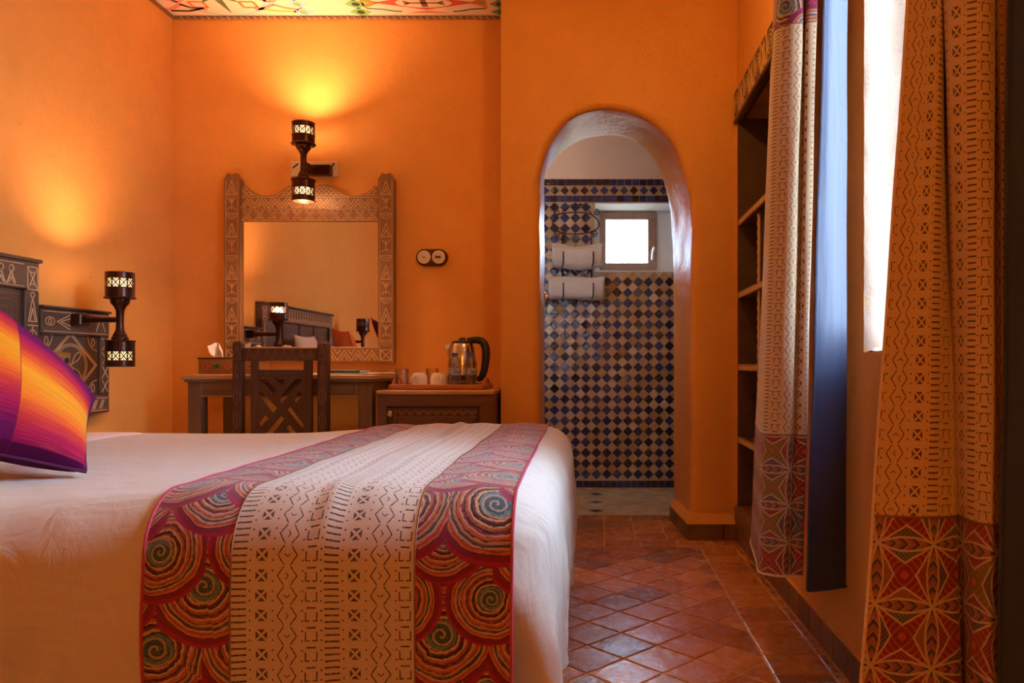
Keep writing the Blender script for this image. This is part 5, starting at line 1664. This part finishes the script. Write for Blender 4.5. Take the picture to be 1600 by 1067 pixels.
# water bottles
def bottle(x, y, label):
    t = thing('water_bottle', label, 'bottle', (x, y, TZ_), 'small water bottles on the tray')
    prof = [(0, .003), (.022, 0), (.0265, .004), (.0275, .012)]
    for k in range(5):
        z = .02 + k * .018; prof += [(.0275, z), (.0258, z + .004), (.0258, z + .007), (.0275, z + .011)]
    prof += [(.0275, .108), (.024, .122), (.015, .136), (.0125, .140), (.0125, .150)]
    build(MB().lathe(prof, 24, (x, y, TZ_)), 'bottle_body', MAT['bottle_plastic'], t, smooth=True, angle=70)
    build(MB().lathe([(.0278, .058), (.0281, .059), (.0281, .088), (.0278, .089)], 24, (x, y, TZ_)), 'bottle_label', MAT['bottle_label'], t, smooth=True)
    mb = MB().lathe([(0, .160), (.013, .160), (.0138, .158), (.0138, .145), (.0142, .144), (.0142, .141), (.0128, .1405)], 20, (x, y, TZ_))
    for k in range(20):
        th = 2 * PI * k / 20; mb.box(x + .0138 * math.cos(th) - .0005, x + .0138 * math.cos(th) + .0005, y + .0138 * math.sin(th) - .0005, y + .0138 * math.sin(th) + .0005, TZ_ + .1455, TZ_ + .158)
    build(mb, 'cap', MAT['blue_plastic'], t, smooth=True)
mt = newmat('bottle_label')
nt = T; o_ = texco('Object'); n_ = noise(o_, 90, 2)
pr = nt.nodes['Principled BSDF']; setin(pr.inputs['Base Color'], mixc(gt(n_, .52), (0.55, 0.62, 0.78), (0.16, 0.24, 0.55))); pr.inputs['Alpha'].default_value = .55; MAT['bottle_label'] = mt
bottle(-.648, 3.565, 'small clear water bottle in front of the kettle, the left one')
bottle(-.573, 3.565, 'small clear water bottle beside the kettle handle, the right one')

# ================================================================== SWITCH PLATE
so = thing('switch_plate', 'oval wooden plate with two round white rotary switches', 'switch', (-.833, YB, 1.34))
N_ = 40
pl = []
for i in range(N_):
    th = 2 * PI * i / N_; cx2 = .038 if math.cos(th) > 0 else -.038
    pl.append((-.833 + cx2 + .043 * math.cos(th), 1.380 + .043 * math.sin(th)))
build(MB().prism(pl, lambda a, b, d: (a, d, b), YB - .018, YB + .001), 'plate', MAT['walnut_x'], so)
pl2 = [(-.833 + (a + .833) * .93, 1.38 + (b - 1.38) * .90) for a, b in pl]
build(MB().prism(pl2, lambda a, b, d: (a, d, b), YB - .023, YB - .017), 'plate_face', MAT['walnut_x'], so)
for k, x in enumerate((-.871, -.797)):
    M_ = Matrix.Translation((x, YB - .023, 1.38)) @ Matrix.Rotation(PI / 2, 4, 'X')
    ro = build(MB().lathe([(0, 0), (.033, 0), (.034, .006), (.030, .012), (.024, .013), (.022, .009), (0, .009)], 28, M=M_), 'rosette', MAT['porcelain'], so, smooth=True)
    if k == 0: build(MB().lathe([(0, .009), (.007, .009), (.006, .020), (0, .021)], 14, M=M_), 'knob', MAT['brass'], ro, smooth=True)
    else: build(MB().box(x - .014, x + .014, YB - .044, YB - .032, 1.376, 1.384, .002), 'toggle', MAT['black_plastic'], ro)

# ================================================================== SHELF NICHE
sn = thing('niche_shelves', 'dark wooden shelves with carved edges built into the right wall niche', 'shelves', (XR, 3.2, NZ0))
NB = XO - .082
ny0, ny1 = NY0 + .001, NY1 - .001
build(MB().box(NB - .012, NB, ny0, ny1, NZ0 + .006, NZ1), 'back_panel', MAT['shelf_wood'], sn)
build(MB().box(XR - .004, NB - .012, ny1 - .02, ny1, NZ0 + .006, 1.99), 'side_panel', MAT['shelf_wood'], sn)
build(MB().box(XR + .002, NB - .012, ny0, ny0 + .02, NZ0 + .006, 1.99), 'side_panel', MAT['shelf_wood'], sn)
build(MB().box(XR + .02, NB - .012, 3.235, 3.26, NZ0 + .006, 1.495), 'divider', MAT['shelf_wood'], sn)
build(MB().tube([(XR + .016, 3.2475, NZ0 + .01 + k * .02) for k in range(66)], [.009 if k % 2 else .006 for k in range(66)], 8), 'divider_moulding', MAT['carved_gold'], sn, smooth=True)
for z in (1.50, 1.16, 0.82, 0.48):
    s_ = build(MB().box(XR + .008, NB - .012, ny0 + .02, ny1 - .02, z - .012, z + .012, .002), 'shelf', MAT['shelf_wood'], sn)
    mb = MB(); mb.box(XR - .002, XR + .012, ny0 + .02, ny1 - .02, z - .016, z + .014, .003)
    build(mb, 'shelf_edge', MAT['carved_dark'], s_)
    mb = MB(); y = ny0 + .03
    while y < ny1 - .03:
        mb.lathe([(0, -.003), (.010, -.002), (.011, 0), (.006, .003), (0, .003)], 8, M=Matrix.Translation((XR - .002, y, z - .004)) @ Matrix.Rotation(-PI / 2, 4, 'Y')); mb.box(XR - .005, XR, y + .011, y + .014, z - .014, z + .012); y += .027
    tag(build(mb, 'edge_carving', MAT['carved_gold'], s_), None, kind='stuff')
ln = build(MB().box(XR - .014, XR + .03, NY0 - .02, YA - .006, 1.985, 2.128, .004), 'lintel', MAT['walnut_y'], sn)
build(MB().box(XR - .020, XR + .01, NY0 - .02, YA - .006, 1.975, 1.992, .003), 'lintel_bead', MAT['walnut_y'], ln)
c = Carve(lambda a, b, d: (XR - .014 - d, a, b), .0065, .0016)
y = NY0 + .0; k = 0
while y < YA - .12:
    w = .115
    c.line((y, 2.0), (y, 2.12)); c.line((y + .01, 2.0), (y + .01, 2.12), w=.003)
    if k % 2 == 0:
        c.arc(y + w / 2 + .005, 2.06, .042, 0, 360, 18); c.arc(y + w / 2 + .005, 2.06, .026, 0, 360, 14); c.arc(y + w / 2 + .005, 2.06, .010, 0, 360, 10)
    else:
        for q in (0, .014, .028): c.line((y + .02 + q, 2.005), (y + w / 2 + .005, 2.11 - q * 1.6), (y + w - .01 - q, 2.005))
        c.line((y + .022, 2.115), (y + .045, 2.07)); c.line((y + w - .012, 2.115), (y + w - .035, 2.07))
    y += w; k += 1
c.line((NY0, 2.0), (YA - .01, 2.0), w=.003); c.line((NY0, 2.12), (YA - .01, 2.12), w=.003)
c.build('carving', MAT['carved_gold'], ln)

# ================================================================== CURTAINS
def curtain_sheet(top, bot, ztop_def, zbot_def, n):
    a = np.array(smooth_pts(top, n)); b = np.array(smooth_pts(bot, n))
    La = np.r_[0, np.cumsum(np.linalg.norm(np.diff(a, axis=0), axis=1))]; Lb = np.r_[0, np.cumsum(np.linalg.norm(np.diff(b, axis=0), axis=1))]
    return a, b, La, Lb
def sheet_band(sh, zt, zb, zt_def, zb_def, nz, u0=0.0, ufix=None, off=0.0, zslope=0.0):
    a, b, La, Lb = sh
    n = len(a); arr = np.zeros((n, nz, 3)); uv = np.zeros((n, nz, 2))
    for j in range(nz):
        z = zb + (zt - zb) * j / (nz - 1)
        f = (z - zb_def) / (zt_def - zb_def); f = min(max(f, -0.05), 1.12)
        P_ = b * (1 - f) + a * f; U = Lb if ufix is None else Lb * ufix
        for i in range(n):
            wv = .004 * mnoise.noise(Vector((i * .05, z * 3.0, u0 * 10)))
            arr[i, j] = (P_[i, 0] + wv, P_[i, 1] + wv * .6 - off, z + zslope * i / n); uv[i, j] = (U[i] + u0, z + zslope * i / n)
    return arr, uv
def curtain(label, top, bot, zt_def, zb_def, z_hem, z_star, z_swirl, z_top, n, u0, lin_top, lin_bot, base, group='patterned curtains either side of the window'):
    t = thing('curtain', label, 'curtain', base, group)
    sh = curtain_sheet(top, bot, zt_def, zb_def, n)
    for name, mat, za, zb, nz in (('top_band', 'swirl_print', z_top, z_swirl, 24), ('main_panel', 'mudcloth', z_swirl, z_star, 60), ('bottom_band', 'star_print', z_star, z_hem, 24)):
        arr, uv = sheet_band(sh, za, zb, zt_def, zb_def, nz, u0)
        o = build(MB().grid(arr, uv), name, MAT[mat], t, smooth=True, angle=0, recalc=False)
        tag(o, {'top_band': 'top band printed with coloured swirls', 'main_panel': 'tan panel block-printed with dark mud-cloth symbols', 'bottom_band': 'bottom band printed with red and cream stars'}[name])
        if name == 'bottom_band': build(MB().tube(arr[:, -1] if False else arr[:, 0], .003, 6), 'hem', MAT['cream_piping'], t, smooth=True)
        if name != 'top_band': build(MB().tube(arr[:, -1] + np.array((0, -.0, 0)), .0018, 5), 'seam', MAT['carved_dark'], t, smooth=True)
    # side hems
    full_, _ = sheet_band(sh, z_top, z_hem, zt_def, zb_def, 60, u0)
    build(MB().tube(full_[0], .0026, 6), 'side_hem', MAT['cream_piping'], t, smooth=True); build(MB().tube(full_[-1], .0026, 6), 'side_hem', MAT['cream_piping'], t, smooth=True)
    shl = curtain_sheet(lin_top, lin_bot, zt_def, zb_def, 40)
    arr, uv = sheet_band(shl, z_top, z_hem - .004, zt_def, zb_def, 60, 3.0)
    tag(build(MB().grid(arr, uv), 'lining', MAT['navy_satin'], t, smooth=True, angle=0, recalc=False), 'plain navy satin lining turned back towards the window')
    build(MB().tube(arr[0], .004, 6), 'lining_hem', MAT['navy_satin'], t, smooth=True); build(MB().tube(arr[:, 0], .004, 6), 'lining_hem', MAT['navy_satin'], t, smooth=True)
curtain('patterned curtain with navy lining hanging beside the shelf niche',
        [(0.5738, 2.464), (0.55, 2.3936), (0.5254, 2.288), (0.4946, 2.1296), (0.4805, 2.0416), (0.5086, 2.0064), (0.5386, 1.9976), (0.5562, 2.0328), (0.5526, 1.9976), (0.5738, 1.9888), (0.5764, 2.0064)],
        [(0.5104, 2.464), (0.4858, 2.3936), (0.469, 2.288), (0.4462, 2.1296), (0.4338, 2.024), (0.4576, 1.9906), (0.4893, 1.98), (0.5122, 1.9906), (0.521, 1.98), (0.5333, 1.9756), (0.5386, 1.9888)],
        1.7288, 0.2856, 0.29, 0.6534, 1.7244, 2.42, 150, 0.033,
        [(.562, 1.880), (.580, 1.885), (.598, 1.893), (.616, 1.902), (.628, 1.908)], [(.518, 1.868), (.540, 1.872), (.570, 1.882), (.60, 1.895), (.624, 1.905)], (.55, 2.1, 0.2856))
curtain('large patterned curtain nearest the photographer at the right edge',
        [(.486, 1.190), (.510, 1.180), (.531, 1.170), (.552, 1.212), (.526, 1.150), (.560, 1.125), (.590, 1.135), (.602, 1.165), (.602, 1.135), (.628, 1.140), (.640, 1.165)],
        [(.405, 1.180), (.448, 1.172), (.500, 1.165), (.552, 1.165), (.574, 1.195), (.560, 1.140), (.570, 1.105), (.590, 1.105), (.600, 1.120), (.612, 1.130), (.625, 1.160)],
        1.41, .30, .215, .605, 1.845, 2.42, 170, -.012,
        [(.596, 1.100), (.612, 1.075), (.632, 1.050), (.655, 1.03), (.672, 1.00)], [(.566, 1.075), (.590, 1.055), (.62, 1.035), (.65, 1.01), (.672, 0.98)], (.56, 1.12, .21))
rod = thing('curtain_rod', 'dark iron curtain rod above the bedroom window', 'curtain rod', (.58, 1.9, 2.45))
build(MB().tube([(.58, .95, 2.45), (.58, 2.6, 2.45)], .012, 12), 'rod', MAT['iron'], rod, smooth=True)
for y in (1.0, 2.55): build(MB().box(.575, XR - .001, y - .008, y + .008, 2.435, 2.465, .003), 'bracket', MAT['iron'], rod)
for y in (.95, 2.6): build(MB().lathe([(0, -.02), (.018, -.012), (.022, 0), (.018, .012), (0, .02)], 14, (.58, y, 2.45)), 'finial', MAT['iron'], rod, smooth=True)

# ================================================================== TOWEL RACK
tk = thing('towel_rack', 'black wrought iron towel rack with scrolls on the tiled wall', 'towel rack', (-.12, YT, 1.25))
Yr = 5.06
def wire(pts, r=.004, n=40, name='scroll'):
    return build(MB().tube(smooth_pts(pts, n), r, 6), name, MAT['iron'], tk, smooth=True)
def spiral(cx, cz, r, t0, turns, y=Yr, n=26):
    return [(cx + r * (1 - .8 * i / n) * math.cos(math.radians(t0 + turns * 360 * i / n)), y, cz + r * (1 - .8 * i / n) * math.sin(math.radians(t0 + turns * 360 * i / n))) for i in range(n + 1)]
sc_ = Yr / 1200
def Q(a, b, y=Yr): return ((840 + a / 5.925 - 929) * sc_, y, .84 + (567 - (300 + b / 5.925)) * sc_)
wire([Q(200, 205), Q(280, 192), Q(375, 188), Q(470, 196), Q(520, 225), Q(560, 265), Q(568, 305), Q(545, 345), Q(480, 372), Q(380, 388), Q(280, 386), Q(200, 372), Q(155, 340), Q(140, 290), Q(155, 240), Q(200, 205)], .0042, 80, 'oval_hoop')
for a, b, t0, tn in ((180, 185, 60, 1.5), (545, 190, 120, -1.5), (190, 385, -60, -1.4), (525, 382, 240, 1.4)):
    x_, y_, z_ = Q(a, b); build(MB().tube(spiral(x_, z_, .022, t0, tn), .0036, 6), 'scroll', MAT['iron'], tk, smooth=True)
wire([Q(215, 200), Q(290, 130), Q(370, 120), Q(440, 130), Q(500, 200)], .0036, 30, 'arch_wire')
x_, y_, z_ = Q(340, 130); build(MB().tube(spiral(x_, z_, .018, 0, 1.3), .0034, 6), 'scroll', MAT['iron'], tk, smooth=True)
x_, y_, z_ = Q(400, 130); build(MB().tube(spiral(x_, z_, .018, 180, -1.3), .0034, 6), 'scroll', MAT['iron'], tk, smooth=True)
for a in (225, 498):
    x_ = Q(a, 0)[0]; z1 = Q(a, 375)[2]; z0 = Q(a, 975)[2]
    build(MB().tube([(x_, YT - .012, z1 + .02), (x_, YT - .014, z0 + .02)], .005, 8), 'upright', MAT['iron'], tk, smooth=True)
    for b0, b1 in ((565, 680), (850, 975)):
        zt_, zb_2 = Q(a, b0)[2], Q(a, b1)[2]
        wire([(x_, YT - .012, zb_2 - .012), (x_, YT - .08, zb_2 - .012), (x_ + .006, YT - .160, zb_2 - .008), (x_ + .012, YT - .182, zb_2 + .02), (x_ + .012, YT - .180, zt_)], .0042, 30, 'cradle_arm')
for b in (383,):
    wire([Q(225, b), (Q(225, b)[0], YT - .012, Q(225, b)[2])], .004, 4, 'standoff'); wire([Q(498, b), (Q(498, b)[0], YT - .012, Q(498, b)[2])], .004, 4, 'standoff')
for b in (690, 985):
    build(MB().tube([(Q(225, b)[0] - .01, YT - .10, Q(0, b)[2] - .006), (Q(498, b)[0] + .01, YT - .10, Q(0, b)[2] - .006)], .004, 8), 'rail', MAT['iron'], tk, smooth=True)
def towel(x0, x1, z0, z1, label, seed):
    nu, nv = 46, 40; arr = np.zeros((nu, nv, 3)); yc, ry = YT - .095, .078
    zc, rz = (z0 + z1) / 2, (z1 - z0) / 2
    for i in range(nu):
        u = i / (nu - 1); x = x0 + (x1 - x0) * u
        endk = min(1.0, (min(u, 1 - u) / .035)) ** .5 if min(u, 1 - u) < .035 else 1
        for j in range(nv):
            th = 2 * PI * j / (nv - 1)
            c_, s_ = math.cos(th), math.sin(th)
            cc = abs(c_) ** .6 * (1 if c_ > 0 else -1); ss = abs(s_) ** .6 * (1 if s_ > 0 else -1)
            k = (.86 + .14 * endk) * (1 + .035 * mnoise.noise(Vector((u * 4, c_ * 1.5, s_ * 1.5 + seed))))
            sag = -.012 * math.sin(u * PI) + .006 * math.sin(u * 7 + seed)
            arr[i, j] = (x + .004 * mnoise.noise(Vector((c_ * 2, s_ * 2, seed + u))), yc + ry * cc * k, zc + rz * ss * k + sag)
    mb = MB(); mb.grid(arr)
    base = len(mb.v)
    for i in (0, nu - 1):
        o_ = len(mb.v); mb.v.append(tuple(arr[i].mean(0)))
        for j in range(nv - 1): mb.f.append((i * nv + j, i * nv + j + 1, o_))
    t = thing('towel', label, 'towel', ((x0 + x1) / 2, yc, z0), 'rolled towels on the rack')
    build(mb, 'roll', MAT['towel'], t, smooth=True, angle=60)
    # folded edge that shows along the roll
    e = [(x0 + (x1 - x0) * i / 30, yc - ry * .80 - .006, zc + rz * .62 + -.012 * math.sin(i / 30 * PI) + .006 * math.sin(i / 30 * 7 + seed)) for i in range(31)]
    build(MB().tube(e, .006, 8), 'folded_edge', MAT['towel'], t, smooth=True)
towel(Q(135, 0)[0], Q(605, 0)[0], Q(0, 695)[2], Q(0, 480)[2], 'rolled beige towel on the upper arms of the iron rack', 1.0)
towel(Q(105, 0)[0], Q(620, 0)[0], Q(0, 985)[2], Q(0, 775)[2], 'rolled beige towel on the lower arms of the iron rack', 5.0)
ck = thing('shower_valve', 'round chrome valve on the blue tiles beside the lower towel', 'valve', (-.335, YT, 1.25))
M_ = Matrix.Translation((-.335, YT - .012, 1.285)) @ Matrix.Rotation(PI / 2, 4, 'X')
build(MB().lathe([(0, 0), (.038, 0), (.038, .010), (.030, .016), (.020, .018), (.020, .05), (.028, .054), (.030, .062), (.026, .072), (0, .075)], 28, M=M_), 'escutcheon', MAT['chrome'], ck, smooth=True)
build(MB().box(-.345, -.325, YT - .10, YT - .085, 1.24, 1.30, .004), 'lever', MAT['black_plastic'], ck)

# ================================================================== ADDED LANTERN BEHIND THE CAMERA (unseen, put in to raise the warm light)
lt_ = thing('added_lantern', 'added fill lantern, unseen behind the camera', 'lantern', (0.22, -0.95, 1.85))
lx_, ly_, lz_ = 0.22, -0.95, 1.85
build(MB().tube([(lx_, ly_, lz_ + .14), (lx_, ly_, ZC)], .004, 6), 'chain', MAT['iron'], lt_)
build(MB().lathe([(.0, .14), (.02, .138), (.10, .09), (.105, .085), (.098, .083), (.0, .088)], 24, (lx_, ly_, lz_)), 'lantern_cap', MAT['bronze'], lt_, smooth=True)
for k in range(8):
    th = 2 * PI * k / 8; build(MB().tube([(lx_ + .098 * math.cos(th), ly_ + .098 * math.sin(th), lz_ + .085), (lx_ + .07 * math.cos(th), ly_ + .07 * math.sin(th), lz_ - .12)], .004, 6), 'lantern_rib', MAT['bronze'], lt_)
ld = bpy.data.lights.new('added_lantern_bulb', 'POINT'); ld.energy = 30.0; ld.color = (1.0, 0.43, 0.06); ld.shadow_soft_size = .09
lo = bpy.data.objects.new('added_lantern_bulb', ld); COL.objects.link(lo); lo.parent = lt_; lo.location = (0, 0, .0)

bl = thing('added_dome_lamp', 'added unseen dome lamp that brightens the bathroom', 'lamp', (-.55, 4.60, BZ - .1))  # unseen dome, added to lift the dark bathroom
build(MB().lathe([(0, 0), (.11, 0), (.11, -.02), (.10, -.024), (0, -.024)], 28, (-.55, 4.60, BZ)), 'canopy', MAT['bronze'], bl, smooth=True)
build(MB().lathe([(.095, -.026), (.090, -.05), (.065, -.075), (.03, -.088), (0, -.09)], 28, (-.55, 4.60, BZ)), 'dome', MAT['added_dome_glow'], bl, smooth=True)

# unseen ceiling lantern, added to brighten the arch wall, pier and floor
c2_ = thing('added_lantern', 'added fill lantern, unseen above the tiled floor beside the bed', 'lantern', (.14, 2.35, 2.40))
lx_, ly_, lz_ = .14, 2.35, 2.40
build(MB().tube([(lx_, ly_, lz_ + .09), (lx_, ly_, ZC)], .004, 6), 'chain', MAT['iron'], c2_)
build(MB().lathe([(.0, .095), (.02, .094), (.080, .060), (.084, .056), (.078, .054), (.0, .058)], 24, (lx_, ly_, lz_)), 'lantern_cap', MAT['bronze'], c2_, smooth=True)
for k in range(8):
    th = 2 * PI * k / 8; build(MB().tube([(lx_ + .078 * math.cos(th), ly_ + .078 * math.sin(th), lz_ + .056), (lx_ + .06 * math.cos(th), ly_ + .06 * math.sin(th), lz_ - .09)], .0035, 6), 'lantern_rib', MAT['bronze'], c2_)
ld = bpy.data.lights.new('added_ceiling_bulb', 'POINT'); ld.energy = 22.0; ld.color = (1.0, 0.45, 0.08); ld.shadow_soft_size = .06
lo = bpy.data.objects.new('added_ceiling_bulb', ld); COL.objects.link(lo); lo.parent = c2_; lo.location = (0, 0, 0)

# unseen cool light panel, added for bluish glints on the bathroom tiles
vl = thing('added_glint_panel', 'added unseen light panel that puts cool glints on the bathroom tiles', 'lamp', (-.45, YA2, 1.0))
build(MB().box(-.485, -.405, YA2, YA2 + .03, 1.02, 1.66, .004), 'lamp_body', MAT['chrome'], vl)
build(MB().box(-.475, -.415, YA2 + .03, YA2 + .036, 1.03, 1.65, .002), 'diffuser', MAT['added_cool_glow'], vl)
